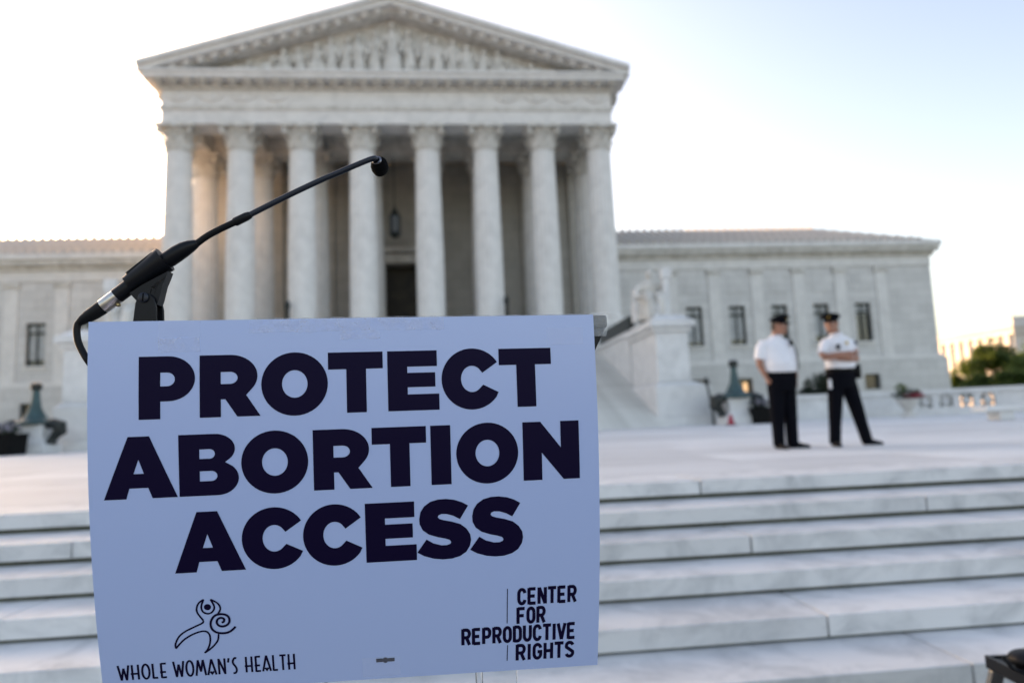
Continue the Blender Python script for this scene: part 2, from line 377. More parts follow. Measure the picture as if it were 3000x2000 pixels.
# --- cornice with modillions
part(MB().box(XL-0.25, XR+0.25, YF-0.25, YF+1.8, 25.903, 26.12), 'bed_moulding', 'marble_old')
mo_me = MB().box(-0.27, 0.27, -0.7, 0, -0.16, 0.0).box(-0.22, 0.22, -0.42, 0, -0.26, -0.162).mesh()
nm = 33
for i in range(nm):
    x = XL+0.0 + (XR-XL)*i/(nm-1)
    link('modillion', mo_me, 'marble_old', ct, (x, YF-0.26-OY, 26.352))
part(MB().box(XL-0.27, XR+0.27, YF-0.22, YF+1.7, 26.123, 26.353), 'modillion_band', 'marble_old')
TX0, TX1 = -21.80, 14.68
part(MB().box(TX0+0.35, TX1-0.35, YF-1.22, YF+1.8, 26.356, 26.72), 'horizontal_cornice', 'marble')
part(MB().box(TX0+0.18, TX1-0.18, YF-1.36, YF+1.8, 26.723, 26.93), 'cornice_lip', 'marble')
# side cornices running back
for sx0, sx1 in ((TX0, XL+1.0), (XR-1.0, TX1)):
    part(MB().box(sx0+0.2, sx1-0.2, YF+1.85, 86, 26.2, 27.2), 'eaves_cornice', 'marble_old')
# raking cornices
ZA, ZT0 = 33.10, 27.50
def rake(lo, hi, y0, y1, nm_, m_, xin=0.0):
    for s_ in (-1, 1):
        xt = (TX0+xin) if s_ < 0 else (TX1-xin)
        sl = (ZA-ZT0)/(AX-TX0); zt = ZT0 + xin*sl
        poly = [(xt, zt-lo), (AX, ZA-lo), (AX, ZA-hi), (xt, zt-hi)]
        part(MB().prism(poly, y0, y1), nm_, m_)
rm_me = MB().box(-0.28, 0.28, -0.36, 0.0, -0.16, 0.10).ball((0, -0.18, -0.22), (0.20, 0.16, 0.14), 8, 5).mesh()
rake(0.0, 0.38, YF-1.52, 86, 'raking_gutter', 'marble')
rake(0.383, 0.78, YF-1.28, YF+1.5, 'raking_cornice', 'marble')
rake(0.783, 1.06, YF-0.62, YF+1.5, 'raking_bed_moulding', 'marble_old', 0.9)
for s_ in (-1, 1):
    for i in range(1, 17):
        t = i/17.0; xt = TX0 if s_ < 0 else TX1
        x = AX+(xt-AX)*t*0.93; z = ZA+(ZT0-ZA)*t*0.93-0.80
        link('raking_modillion', rm_me, 'marble', ct, (x, YF-0.62-OY, z+0.012))
# tympanum and its sculpture
YT = YF+0.55
part(MB().prism([(TX0+1.6, 26.9), (TX1-1.6, 26.9), (AX, ZA-0.9)], YT, YT+0.6), 'tympanum', 'marble_old')
def relief(x, h, lean, kind):
    mb = MB(); zb = 27.0; yb = YT-0.28
    if kind == 'stand':
        mb.loft([(x, yb, zb, 0.50, 0.30), (x+lean*0.2, yb, zb+h*0.35, 0.46, 0.32), (x+lean*0.5, yb, zb+h*0.55, 0.38, 0.30), (x+lean*0.8, yb, zb+h*0.74, 0.46, 0.30), (x+lean*0.95, yb, zb+h*0.81, 0.22, 0.2), (x+lean, yb, zb+h*0.86, 0.12, 0.12)], 10)
        mb.ball((x+lean, yb-0.05, zb+h*0.92), (0.21, 0.22, 0.27), 10, 6)
        mb.tube([(x+lean*0.8-0.4, yb-0.05, zb+h*0.74), (x-0.55+lean*0.4, yb-0.12, zb+h*0.56), (x-0.25, yb-0.35, zb+h*0.45)], [0.14, 0.12, 0.09], 7)
        mb.tube([(x+lean*0.8+0.4, yb-0.05, zb+h*0.74), (x+0.58+lean*0.4, yb-0.1, zb+h*0.55), (x+0.5, yb-0.25, zb+h*0.38)], [0.14, 0.12, 0.09], 7)
    elif kind == 'seat':
        mb.loft([(x, yb, zb, 0.8, 0.35), (x, yb, zb+h*0.42, 0.72, 0.45), (x, yb+0.05, zb+h*0.5, 0.45, 0.32), (x, yb, zb+h*0.76, 0.52, 0.3), (x, yb, zb+h*0.84, 0.2, 0.2), (x, yb, zb+h*0.88, 0.12, 0.12)], 12)
        mb.ball((x, yb-0.05, zb+h*0.94), (0.25, 0.25, 0.3), 10, 6)
        for q in (-1, 1): mb.tube([(x+q*0.46, yb, zb+h*0.76), (x+q*0.75, yb-0.1, zb+h*0.6), (x+q*0.5, yb-0.35, zb+h*0.45)], [0.15, 0.13, 0.1], 7)
    else:
        s_ = lean
        mb.loft([(x, yb, zb, 1.25, 0.3), (x, yb, zb+h*0.3, 1.1, 0.35), (x-0.3*s_, yb, zb+h*0.55, 0.5, 0.28), (x-0.55*s_, yb, zb+h*0.75, 0.3, 0.22), (x-0.6*s_, yb, zb+h*0.84, 0.12, 0.12)], 12)
        mb.ball((x-0.62*s_, yb-0.05, zb+h*0.92), (0.2, 0.2, 0.24), 10, 6)
        mb.tube([(x-0.2*s_, yb-0.2, zb+h*0.55), (x+0.6*s_, yb-0.2, zb+h*0.42), (x+1.3*s_, yb-0.1, zb+0.12)], [0.22, 0.2, 0.14], 7)
    part(mb, 'relief_figure', 'marble_old', ct, True)
relief(AX, 4.65, 0, 'seat')
for q in (-1, 1):
    for dx, kk, ln_ in ((1.35, 'stand', -.1), (2.5, 'stand', .15), (3.55, 'stand', -.2), (4.6, 'stand', .1), (5.75, 'seat', 0), (6.9, 'stand', .2), (8.2, 'seat', 0), (9.7, 'lie', 1), (11.4, 'lie', 1), (13.0, 'lie', 1)):
        relief(AX+q*dx, (4.75-0.305*dx)*(0.94 if int(dx*10) % 2 else 1.02), q*ln_, kk)
part(MB().box(TX0+3.2, TX1-3.2, YT-0.7, YT-0.003, 26.935, 27.02), 'sculpture_ledge', 'marble')
# carved eagles and garlands on the frieze ends
for q in (-1, 1):
    for i in range(4):
        cx = AX+q*(8.7+2.35*i)
        mb = MB(); mb.tube([(cx-0.9, YF-0.03, 25.5), (cx-0.5, YF-0.04, 25.22), (cx, YF-0.05, 25.10), (cx+0.5, YF-0.04, 25.22), (cx+0.9, YF-0.03, 25.5)], [0.10, 0.13, 0.15, 0.13, 0.10], 7)
        part(mb, 'garland', 'marble', ct, True)
        mb = MB(); mb.rings([[(cx+0.34*math.cos(a*math.pi/6)*k, yk, 25.5+0.27*math.sin(a*math.pi/6)*k) for a in range(12)] for k, yk in ((1, YF-0.01), (0.95, YF-0.10), (0.5, YF-0.16))])
        part(mb, 'medallion', 'marble', ct, True)
# --- block behind the portico and its roof
part(MB().box(XL+0.1, XR-0.1, BW+1.8, 86, 3, 26.1), 'central_block', 'ashlar')
# --- wings
WY = 61.5
def wing(x0, x1, wins, blinds, lits):
    wb = MB(); z0, z1 = 5.3, 14.05
    hw, wz0, wz1, lz0, lz1 = 0.80, 6.78, 10.48, 2.15, 3.6
    xs = sorted(wins)
    cur = x0
    for c in xs:
        wb.box(cur, c-hw, WY, WY+0.7, z0, z1); wb.box(c-hw, c+hw, WY, WY+0.7, z0, wz0); wb.box(c-hw, c+hw, WY, WY+0.7, wz1, z1); cur = c+hw
    wb.box(cur, x1, WY, WY+0.7, z0, z1)
    part(wb, 'wing_wall', 'ashlar')
    lb = MB(); cur = x0-0.1; e = 0.45
    for c in xs:
        lb.box(cur, c-hw, WY-e, WY+0.7, -0.8, 5.0); lb.box(c-hw, c+hw, WY-e, WY+0.7, -0.8, lz0); lb.box(c-hw, c+hw, WY-e, WY+0.7, lz1, 5.0); cur = c+hw
    lb.box(cur, x1+(0.45 if x1 > 0 else 0.1), WY-e, WY+0.7, -0.8, 5.0)
    part(lb, 'wing_base', 'ashlar')
    ex = 0.3 if x1 > 0 else 0.0
    part(MB().box(x0, x1+ex*0.8, WY-0.3, WY+0.7, 5.003, 5.297), 'plinth_course', 'marble')
    for i, c in enumerate(xs):
        f = MB(); y0 = WY+0.30
        for q in (-1, 1): f.box(c+q*hw-0.1*(q > 0), c+q*hw+0.1*(q < 0), y0, y0+0.1, wz0, wz1)
        f.box(c-hw+0.1, c+hw-0.1, y0, y0+0.1, wz1-0.12, wz1); f.box(c-hw+0.1, c+hw-0.1, y0, y0+0.1, wz0, wz0+0.1)
        f.box(c-0.06, c+0.06, y0, y0+0.08, wz0+0.1, wz1-0.9); f.box(c-hw+0.1, c+hw-0.1, y0, y0+0.09, wz1-0.95, wz1-0.78); f.box(c-0.05, c+0.05, y0, y0+0.08, wz1-0.78, wz1-0.12)
        wo = part(f, 'window', 'frame')
        part(MB().box(c-hw+0.02, c+hw-0.02, y0+0.16, y0+0.2, wz0, wz1), 'pane', 'glass_dark', wo)
        if blinds[i % len(blinds)] > 0:
            part(MB().box(c-hw+0.12, c+hw-0.12, y0+0.112, y0+0.14, wz0+0.25+(1-blinds[i % len(blinds)])*3, wz1-0.2), 'blind', 'blind', wo)
        f = MB(); f.box(c-hw, c+hw, WY-0.1, WY-0.02, lz0, lz0+0.1); f.box(c-hw, c+hw, WY-0.1, WY-0.02, lz1-0.1, lz1); f.box(c-hw, c-hw+0.1, WY-0.1, WY-0.02, lz0+0.1, lz1-0.1); f.box(c+hw-0.1, c+hw, WY-0.1, WY-0.02, lz0+0.1, lz1-0.1)
        lo = part(f, 'window', 'frame'); part(MB().box(c-hw, c+hw, WY, WY+0.04, lz0, lz1), 'pane', 'glass_dark', lo)
        if i in lits:
            part(MB().box(c+0.02, c+0.42, WY-0.02, WY-0.006, lz0+0.25, lz0+1.05), 'lit_lampshade', 'lit', lo)
        part(MB().box(c-0.95, c+0.95, WY-0.12, WY-0.003, wz0-0.22, wz0-0.02), 'window_sill', 'marble')
        part(MB().box(c-0.75, c+0.75, WY-0.04, WY+0.05, 11.7, 13.2), 'wall_panel', 'ashlar')
    sp_ = xs[1]-xs[0]
    for c in [xs[0]-sp_/2]+[x_+sp_/2 for x_ in xs]:
        if c < x0+0.5 or c > x1-0.5: continue
        p_ = part(MB().box(c-0.55, c+0.55, WY-0.10, WY+0.05, 5.3, 13.55), 'pilaster', 'marble')
        part(MB().box(c-0.68, c+0.68, WY-0.24, WY-0.004, 13.553, 14.0), 'capital', 'marble_old', p_)
    part(MB().box(x0, x1, WY-0.12, WY+0.7, 14.053, 15.0), 'wing_architrave', 'marble')
    part(MB().box(x0, x1+ex, WY-0.32, WY+0.7, 15.003, 15.40), 'wing_bed_moulding', 'marble_old')
    part(MB().box(x0, x1+ex*2, WY-0.75, WY+0.7, 15.403, 15.85), 'wing_cornice', 'marble_old')
    part(MB().box(x0, x1+ex*2.6, WY-0.95, WY+0.7, 15.853, 16.35), 'wing_gutter', 'marble')
    part(MB().box(x0, x1-0.1, WY+0.703, WY+25, -0.7, 15.9), 'wing_block', 'ashlar')
    yr, zr, ze = 69.0, 19.95, 16.45
    xh = x1-(7.5 if x1 > 0 else 0)
    rf = MB(); i0 = 0
    rf.v += [(x0, WY-0.6, ze), (x1+(0.5 if x1 > 0 else 0), WY-0.6, ze), (xh, yr, zr), (x0, yr, zr), (x0, WY+18, ze), (x1+(0.5 if x1 > 0 else 0), WY+18, ze)]
    rf.f += [(0, 1, 2, 3), (1, 5, 2), (5, 4, 3, 2), (0, 3, 4), (0, 4, 5, 1)]
    ro = part(rf, 'wing_roof', 'roof')
    n = int((x1-x0)/0.8); d = Vector((0, yr-WY+0.6, zr-ze)); L = d.length; ang = math.atan2(d.z, d.y)
    rib = {}
    for k in range(n):
        x = x0+0.4+k*0.8
        t = 1.0 if (x < xh) else max(0.0, (x1-x)/(x1-xh))
        if t < 0.12: continue
        key = round(t, 2)
        if key not in rib: rib[key] = MB().box(-0.11, 0.11, 0.0, L*t*0.985, 0.003, 0.16).box(-0.16, 0.16, -0.06, -0.002, -0.02, 0.3).mesh()
        o = link('roof_rib', rib[key], 'roof', ro, (x, WY-0.6, ze)); o.rotation_euler = (ang, 0, 0)
        if t == 1.0: part(MB().box(x-0.17, x+0.17, yr-0.1, yr+0.1, zr-0.05, zr+0.28), 'ridge_tile', 'roof', ro)
wing(16.0, 47.3, [23.2, 27.38, 31.56, 35.74, 39.95], [0.95, 0.9, 0.5, 0.85, 0.2], (1,))
wing(-54.6, -22.3, [-47.5, -43.3, -39.2, -35.05, -30.9, -26.8], [0.9], ())
for x0, x1 in ((14.0, 16.0), (-22.3, -20.3)):
    part(MB().box(x0, x1, WY+0.1, WY+10, -0.7, 16.2), 'link_wall', 'ashlar')
# ---------------------------------------------------------------- lantern and door posts inside the portico
lt = empty('hanging_lantern', 'dark bronze lantern hanging on a chain between the middle columns', 'lantern', (-4.1, 57.0, 16.2))
MB().tube([(0, 0, 3.0), (0, 0, 8.2)], 0.05, 6).build('chain', 'bronze_dark', lt)
MB().lathe([(0.03, 3.1), (0.10, 2.7), (0.42, 2.1), (0.50, 2.0), (0.47, 1.92)], n=8).build('lantern_cap', 'bronze_dark', lt)
MB().lathe([(0.47, 1.917), (0.42, 0.55)], n=8).build('lantern_glass', 'lantern_glass', lt)
MB().lathe([(0.44, 0.547), (0.46, 0.4), (0.30, 0.15), (0.06, 0.0)], n=8).build('lantern_base', 'bronze_dark', lt)
cg = MB()
for k in range(8):
    a = 2*math.pi*k/8; cg.tube([(0.44*math.cos(a), 0.44*math.sin(a), 0.54), (0.49*math.cos(a), 0.49*math.sin(a), 1.93)], 0.035, 4)
cg.build('lantern_bars', 'bronze_dark', lt)
for px, lab in ((842, 'slim dark bronze post at the foot of the third column'), (1484, 'slim dark bronze post between the sixth and seventh columns')):
    b = onY(px, 895, 49.8)
    po = empty('bronze_post', lab, 'post', (b.x, b.y, FZ), group='bronze posts on the portico')
    MB().lathe([(0.30, 0), (0.30, 0.1), (0.17, 0.25), (0.15, 1.6), (0.20, 1.7), (0.20, 1.78)], n=12).build('shaft', 'bronze_dark', po, True)
    MB().lathe([(0.19, 1.783), (0.23, 1.95), (0.14, 2.2), (0.03, 2.3)], n=12).build('cap', 'bronze_dark', po, True)

# ================================================================ STAIR PEDESTALS AND STATUES
def cheek(name, x0, x1, yf, lab, inner_right, grp):
    t = empty(name, lab, 'pedestal', ((x0+x1)/2, yf, 0), group=grp)
    cx = (x0+x1)/2; fl = 0 if inner_right else 1
    def p(mb, nm_, m_='pedestal'):
        o = mb.build(nm_, m_, t); o.location = (-cx, -yf, 0); return bevel(o, 0.03, 2)
    p(MB().box(x0-0.45, x1+0.55+fl*0.75, yf-0.55, yf+17, -0.05, 0.42), 'lower_plinth')
    p(MB().box(x0-0.22, x1+0.32+fl*0.45, yf-0.28, yf+17, 0.423, 1.78), 'plinth')
    p(MB().rings([[(x0-0.2, yf-0.25, 1.783), (x1+0.3+fl*0.4, yf-0.25, 1.783), (x1+0.3+fl*0.4, yf+4.4, 1.783), (x0-0.2, yf+4.4, 1.783)], [(x0, yf, 1.98), (x1, yf, 1.98), (x1, yf+4.2, 1.98), (x0, yf+4.2, 1.98)]]), 'sloped_set_off')
    p(MB().box(x0, x1, yf, yf+4.2, 1.983, 4.2), 'die')
    p(MB().box(x0-0.12, x1+0.12, yf-0.12, yf+4.3, 4.203, 4.42), 'cap_moulding')
    p(MB().box(x0-0.28, x1+0.28, yf-0.28, yf+4.45, 4.423, 4.72), 'cap')
    p(MB().rings([[(x0-0.2, yf-0.2, 4.723), (x1+0.2, yf-0.2, 4.723), (x1+0.2, yf+4.3, 4.723), (x0-0.2, yf+4.3, 4.723)], [(x0+0.15, yf+0.2, 5.0), (x1-0.15, yf+0.2, 5.0), (x1-0.15, yf+4, 5.0), (x0+0.15, yf+4, 5.0)]]), 'top_block')
    xi = x0 if not inner_right else x1-0.7
    p(MB().box(xi, xi+0.7, yf+4.46, yf+17, 1.783, 4.62), 'parapet')
    p(MB().box(xi-0.1, xi+0.8, yf+4.47, yf+17.1, 4.623, 4.85), 'coping')
    p(MB().box(xi+0.05, xi+0.4, yf+4.5, yf+11.5, 4.853, 5.65), 'bronze_rail', 'bronze_dark')
    return t
cheek('stair_pedestal', 9.3, 10.8, 29.6, 'massive white marble stair pedestal under a seated statue, right of the sign', False, 'stair pedestals')
cheek('stair_pedestal', -15.75, -13.4, 29.6, 'massive white marble stair pedestal, partly hidden at the left edge of the sign', True, 'stair pedestals')
def statue(x, y, lab, flip=1):
    t = empty('seated_statue', lab, 'statue', (x, y, 5.0), group='seated marble statues')
    b = MB(); f = flip
    b.loft([(0, 0.0, 0, 0.62, 0.62), (0, 0.0, 0.12, 0.62, 0.62), (0, -0.1, 0.45, 0.56, 0.6), (0, 0.05, 0.88, 0.55, 0.55), (0, 0.15, 1.0, 0.40, 0.36), (0, 0.15, 1.25, 0.37, 0.27), (0, 0.12, 1.52, 0.45, 0.27), (0, 0.1, 1.68, 0.32, 0.22), (0, 0.08, 1.75, 0.13, 0.13), (0, 0.05, 1.83, 0.115, 0.13)], 18)
    b.loft([(0.0, 0.02, 1.80, 0.09, 0.1), (0, -0.01, 1.90, 0.145, 0.17), (0, 0.0, 2.05, 0.165, 0.19), (0, 0.02, 2.17, 0.13, 0.15), (0, 0.02, 2.22, 0.05, 0.06)], 14)
    b.ball((0, -0.19, 1.97), (0.025, 0.035, 0.05), 8, 5)
    for q in (-1, 1):
        b.tube([(q*0.22, 0.05, 0.92), (q*0.27, -0.55, 0.98), (q*0.28, -0.66, 0.80), (q*0.28, -0.62, 0.3), (q*0.29, -0.62, 0.05)], [0.24, 0.22, 0.20, 0.15, 0.12], 10)
        b.tube([(q*0.29, -0.55, 0.06), (q*0.31, -0.85, 0.05)], [0.10, 0.07], 8)
    b.tube([(-0.42*f, 0.1, 1.56), (-0.62*f, 0.05, 1.25), (-0.66*f, -0.12, 1.02), (-0.48*f, -0.42, 1.02)], [0.15, 0.135, 0.12, 0.09], 9)
    b.tube([(0.42*f, 0.1, 1.56), (0.66*f, 0.0, 1.32), (0.72*f, -0.2, 1.50), (0.66*f, -0.3, 1.78)], [0.15, 0.13, 0.11, 0.08], 9)
    organic(b, 'figure', 'marble_old', t, 0.04, 1)
    bevel(MB().box(-0.72, 0.72, 0.0, 0.75, 0, 0.86).box(-0.66, 0.66, 0.5, 0.75, 0.863, 1.5).build('throne', 'pedestal', t), 0.03)
    bevel(MB().box(0.55*f-0.10, 0.55*f+0.16, -0.52, -0.28, 0, 1.75).box(0.55*f-0.16, 0.55*f+0.30, -0.56, -0.24, 1.75, 2.2).build('tablet', 'pedestal', t), 0.03)
    t.scale = (1.08, 1.0, 1.10)
    for q in (-1, 1):
        MB().tube([(q*0.10, -0.36, 0.98), (q*0.16, -0.74, 0.62), (q*0.06, -0.70, 0.06)], [0.06, 0.055, 0.08], 6).build('drapery_fold', 'pedestal', t, True)
statue(9.75, 31.4, 'seated robed marble statue holding a tall tablet, right of the portico', 1)
statue(-14.2, 31.6, 'seated robed marble statue behind the microphone connector, left of the portico', -1)

# ================================================================ PLAZA FURNITURE
def standard(px, lab, px_side):
    b = onZ(px, 1330 if px < 500 else 1243, 0)
    b = Vector((onY(px, 1300 if px < 500 else 1200, 28.0).x, 28.0, 0))
    t = empty('bronze_standard', lab, 'standard', b, group='bronze standards on marble bases')
    bevel(MB().box(-0.72, 0.72, -0.6, 0.6, 0, 0.35).build('plinth', 'pedestal', t), 0.03)
    bevel(MB().rings([[(-0.62, -0.5, 0.353), (0.62, -0.5, 0.353), (0.62, 0.5, 0.353), (-0.62, 0.5, 0.353)], [(-0.45, -0.4, 0.6), (0.45, -0.4, 0.6), (0.45, 0.4, 0.6), (-0.45, 0.4, 0.6)], [(-0.48, -0.4, 1.1), (0.48, -0.4, 1.1), (0.48, 0.4, 1.1), (-0.48, 0.4, 1.1)]]).build('marble_block', 'pedestal', t), 0.03)
    MB().lathe([(0.66, 1.103), (0.68, 1.2), (0.52, 1.28), (0.40, 1.36), (0.32, 1.5), (0.20, 1.75), (0.155, 2.1)], n=16).build('flared_base', 'bronze_green', t, True)
    MB().lathe([(0.15, 2.103), (0.125, 2.42)], n=12).build('shaft', 'bronze_green', t, True)
    MB().lathe([(0.16, 2.423), (0.20, 2.5), (0.19, 2.62), (0.22, 2.66), (0.10, 2.72)], n=12).build('finial', 'bronze_dark', t, True)
    for q in (-1, 1):
        MB().tube([(q*0.5, -0.1, 1.06), (q*0.72, -0.12, 1.12), (q*0.98, -0.12, 1.02), (q*1.0, -0.12, 0.82), (q*0.84, -0.12, 0.70), (q*0.70, -0.12, 0.5), (q*0.68, -0.12, 0.36)], [0.14, 0.22, 0.26, 0.24, 0.18, 0.16, 0.22], 9).build('scroll_bracket', 'bronze_dark', t, True)
standard(2158, 'verdigris bronze standard on a marble block between the right stair pedestal and the officers', 0)
standard(100, 'verdigris bronze standard on a marble block at the far left of the plaza', 0)
def leaves(n, c, r, size, mb, squash=1.0, seed=1):
    rnd = random.Random(seed)
    for _ in range(n):
        while True:
            q = Vector((rnd.uniform(-1, 1), rnd.uniform(-1, 1), rnd.uniform(-1, 1)))
            if 0.15 < q.length < 1: break
        q = q * (0.55+0.45*rnd.random()) if rnd.random() < 0.35 else q.normalized()*rnd.uniform(0.75, 1.05)
        p = Vector(c)+Vector((q.x*r[0], q.y*r[1], q.z*r[2]))
        a = Vector((rnd.gauss(0, 1), rnd.gauss(0, 1), rnd.gauss(0, 1))).normalized(); b_ = a.orthogonal().normalized()
        s_ = size*rnd.uniform(0.6, 1.3); i = len(mb.v)
        mb.v += [tuple(p-a*s_), tuple(p+b_*s_*0.45), tuple(p+a*s_), tuple(p-b_*s_*0.45)]; mb.f.append((i, i+1, i+2, i+3))
    return mb
def leafmesh(mb, name, m, parent):
    me_ = bpy.data.meshes.new('leaf'); me_.from_pydata(mb.v, [], mb.f); return link(name, me_, m, parent)
def planter(px, py, Y, wd, h, lab, flower, nfl, grp):
    b = onY(px, py, Y); t = empty('planter_box', lab, 'planter', (b.x, Y, 0), group=grp)
    bevel(MB().rings([[(-wd*.46, -wd*.46, 0), (wd*.46, -wd*.46, 0), (wd*.46, wd*.46, 0), (-wd*.46, wd*.46, 0)], [(-wd*.5, -wd*.5, h), (wd*.5, -wd*.5, h), (wd*.5, wd*.5, h), (-wd*.5, wd*.5, h)]]).build('box', 'planter', t), 0.02)
    bevel(MB().box(-wd*.53, wd*.53, -wd*.53, wd*.53, h+0.002, h+0.06).build('rim', 'planter', t), 0.01)
    mb = MB(); leaves(260, (0, 0, h+0.22), (wd*.5, wd*.5, 0.22), 0.07, mb, seed=int(px)); leafmesh(mb, 'foliage', 'leaf_dark', t)
    mb = MB(); leaves(nfl, (0, -0.05, h+0.28), (wd*.5, wd*.5, 0.16), 0.06, mb, seed=int(px)+3); leafmesh(mb, 'flowers', flower, t)
planter(2228, 1230, 27.4, 0.78, 0.62, 'black planter box tucked behind the legs of the left-hand officer', 'lilac', 120, 'planters')
planter(5, 1320, 26.6, 1.15, 0.72, 'large black planter box with pale flowers at the left picture edge', 'lilac', 260, 'planters')
# leaning post beside the pedestal
b0 = onY(2085, 1180, 28.6)
lp = empty('leaning_post', 'thin dark post leaning beside the right-hand stair pedestal', 'post', (b0.x, 28.6, 0))
MB().tube([(0.05, 0, 0.0), (0.0, 0, 0.85), (-0.16, 0, 1.75)], [0.06, 0.055, 0.05], 8).build('shaft', 'bronze_dark', lp, True)
MB().ball((-0.18, 0, 1.88), (0.11, 0.11, 0.17), 10, 6).build('head', 'bronze_dark', lp, True)
bevel(MB().box(0.0, 0.75, -0.2, 0.2, 0.62, 0.98).build('grey_box', 'bronze_dark', lp), 0.05)
hy = onZ(2141, 1240, 0); hy = Vector((onY(2141, 1225, 26.9).x, 26.9, 0))
t = empty('red_cone', 'small red traffic cone standing before the bronze standard', 'cone', hy)
MB().lathe([(0.15, 0.03), (0.045, 0.42), (0.03, 0.44)], n=12).build('cone_body', 'red', t, True)
MB().box(-0.19, 0.19, -0.19, 0.19, 0, 0.029).build('foot', 'planter', t)

# right-hand plaza wall with pierced balustrade
def wall_thing(pts, lab, pierced=None):
    """marble wall along a polyline; 'pierced' is the segment with vase balusters in arched openings"""
    t = empty('plaza_wall', lab, 'wall', (pts[0][0], pts[0][1], 0))
    base = Vector((pts[0][0], pts[0][1], 0))
    for i in range(len(pts)-1):
        a, b = Vector((*pts[i], 0)), Vector((*pts[i+1], 0)); L = (b-a).length; rz = math.atan2(b.y-a.y, b.x-a.x)
        def p(mb, nm_, m_='pedestal', smooth=False):
            o = mb.build(nm_, m_, t, smooth); o.location = a-base; o.rotation_euler = (0, 0, rz); return o
        e = 0.003*i
        p(MB().box(0, L, -0.32, 0.32, -0.02, 0.14+e), 'wall_base')
        p(MB().box(-0.02, L+0.02, -0.30, 0.30, 0.98+e, 1.18+e), 'coping')
        if i != pierced:
            n = max(1, int(L/2.4))
            for k in range(n):
                bevel(p(MB().box(L*k/n+0.004, L*(k+1)/n-0.004, -0.2, 0.2, 0.142+e, 0.978+e), 'wall_panel'), 0.012, 1)
        else:
            n = 4; sp_ = L/n
            p(MB().box(0, L, -0.22, 0.22, 0.142+e, 0.36), 'bottom_rail')
            for k in range(n+1):
                p(MB().box(max(0, sp_*k-0.13), min(L, sp_*k+0.13), -0.21, 0.21, 0.363, 0.977), 'pier')
            for k in range(n):
                xa, xb = sp_*k+0.133, sp_*(k+1)-0.133; xc = (xa+xb)/2; r = (xb-xa)/2
                arc = [(xa, 0.977), (xa, 0.70)]+[(xc-r*math.cos(q*math.pi/8), 0.70+0.25*math.sin(q*math.pi/8)) for q in range(1, 8)]+[(xb, 0.70), (xb, 0.977)]
                p(MB().prism(arc, -0.18, 0.18), 'arch')
                p(MB().lathe([(0.13, 0.363), (0.13, 0.40), (0.07, 0.44), (0.19, 0.56), (0.20, 0.66), (0.10, 0.80), (0.08, 0.86), (0.12, 0.90), (0.12, 0.97)], (xc, 0, 0), 12), 'baluster', 'pedestal', True)
    return t
_a, _b = onY(2684, 1200, 30.0), onY(2928, 1200, 28.4)
wall_thing([(12.45, 31.1), (_a.x, _a.y), (_b.x, _b.y), (28.8, 24.4), (32, 19.0)], 'pale marble plaza wall with a pierced baluster section at the far right', 1)
bn = onZ(2930, 1232, 0)
t = empty('marble_bench', 'low pale marble bench at the right picture edge of the plaza', 'bench', (bn.x+2.0, bn.y+0.6, 0), R(-8))
bevel(MB().box(-1.9, 1.9, -0.35, 0.35, 0.25, 0.40).build('seat', 'pedestal', t), 0.02)
for q in (-1.3, 1.3): bevel(MB().box(q-0.2, q+0.2, -0.28, 0.28, 0, 0.248).build('leg', 'pedestal', t), 0.02)
# red flower urn
fu = onY(2662, 1200, 28.2)
t = empty('flower_urn', 'stone urn of red flowers in front of the balustrade', 'urn', (fu.x, 28.2, 0))
MB().lathe([(0.30, 0), (0.30, 0.08), (0.14, 0.2), (0.16, 0.3), (0.42, 0.6), (0.50, 0.78), (0.46, 0.8)], n=16).build('bowl', 'marble_old', t, True)
mb = MB(); leaves(420, (0, 0, 0.98), (0.62, 0.55, 0.26), 0.07, mb, seed=5); leafmesh(mb, 'foliage', 'leaf_dark', t)
mb = MB(); leaves(260, (0.12, -0.2, 0.92), (0.45, 0.4, 0.14), 0.07, mb, seed=6); leafmesh(mb, 'flowers', 'red', t)
mb = MB(); leaves(90, (-0.25, 0, 1.25), (0.25, 0.25, 0.22), 0.09, mb, seed=9); leafmesh(mb, 'tall_leaves', 'leaf', t)
# shrub behind the wall between the officers
def shrub(name, lab, x, y, z0, blobs, nleaf, size, m, cat='shrub', grp=None, trunk=None):
    t = empty(name, lab, cat, (x, y, z0), group=grp)
    mb = MB()
    for i, (c, r) in enumerate(blobs): leaves(nleaf, c, r, size, mb, seed=i+int(abs(x)*10))
    leafmesh(mb, 'crown', m, t)
    tb = MB(); hh = trunk or blobs[0][0][2]
    tb.tube([(0, 0, -0.1), (0.03, 0.02, hh*0.5), (0, 0, hh)], [0.05*hh**0.5+0.05, 0.05*hh**0.5+0.02, 0.05], 8)
    for c, r in blobs: tb.tube([(0, 0, hh*0.55), ((c[0])*0.5, c[1]*0.5, hh*0.55+(c[2]-hh*0.55)*0.5), c], [0.06, 0.045, 0.02], 6)
    tb.build('trunk', 'bark', t, True)
s0 = onY(2385, 1130, 34.0)
shrub('clipped_shrub', 'dark green shrub rising above the wall between the two officers', s0.x, 34.0, ZW+0.7, [((0.15, 0, 1.55), (0.75, 0.7, 0.85)), ((0.75, 0, 1.75), (0.6, 0.6, 0.8)), ((-0.35, 0, 1.15), (0.6, 0.6, 0.6))], 1500, 0.075, 'leaf_dark')
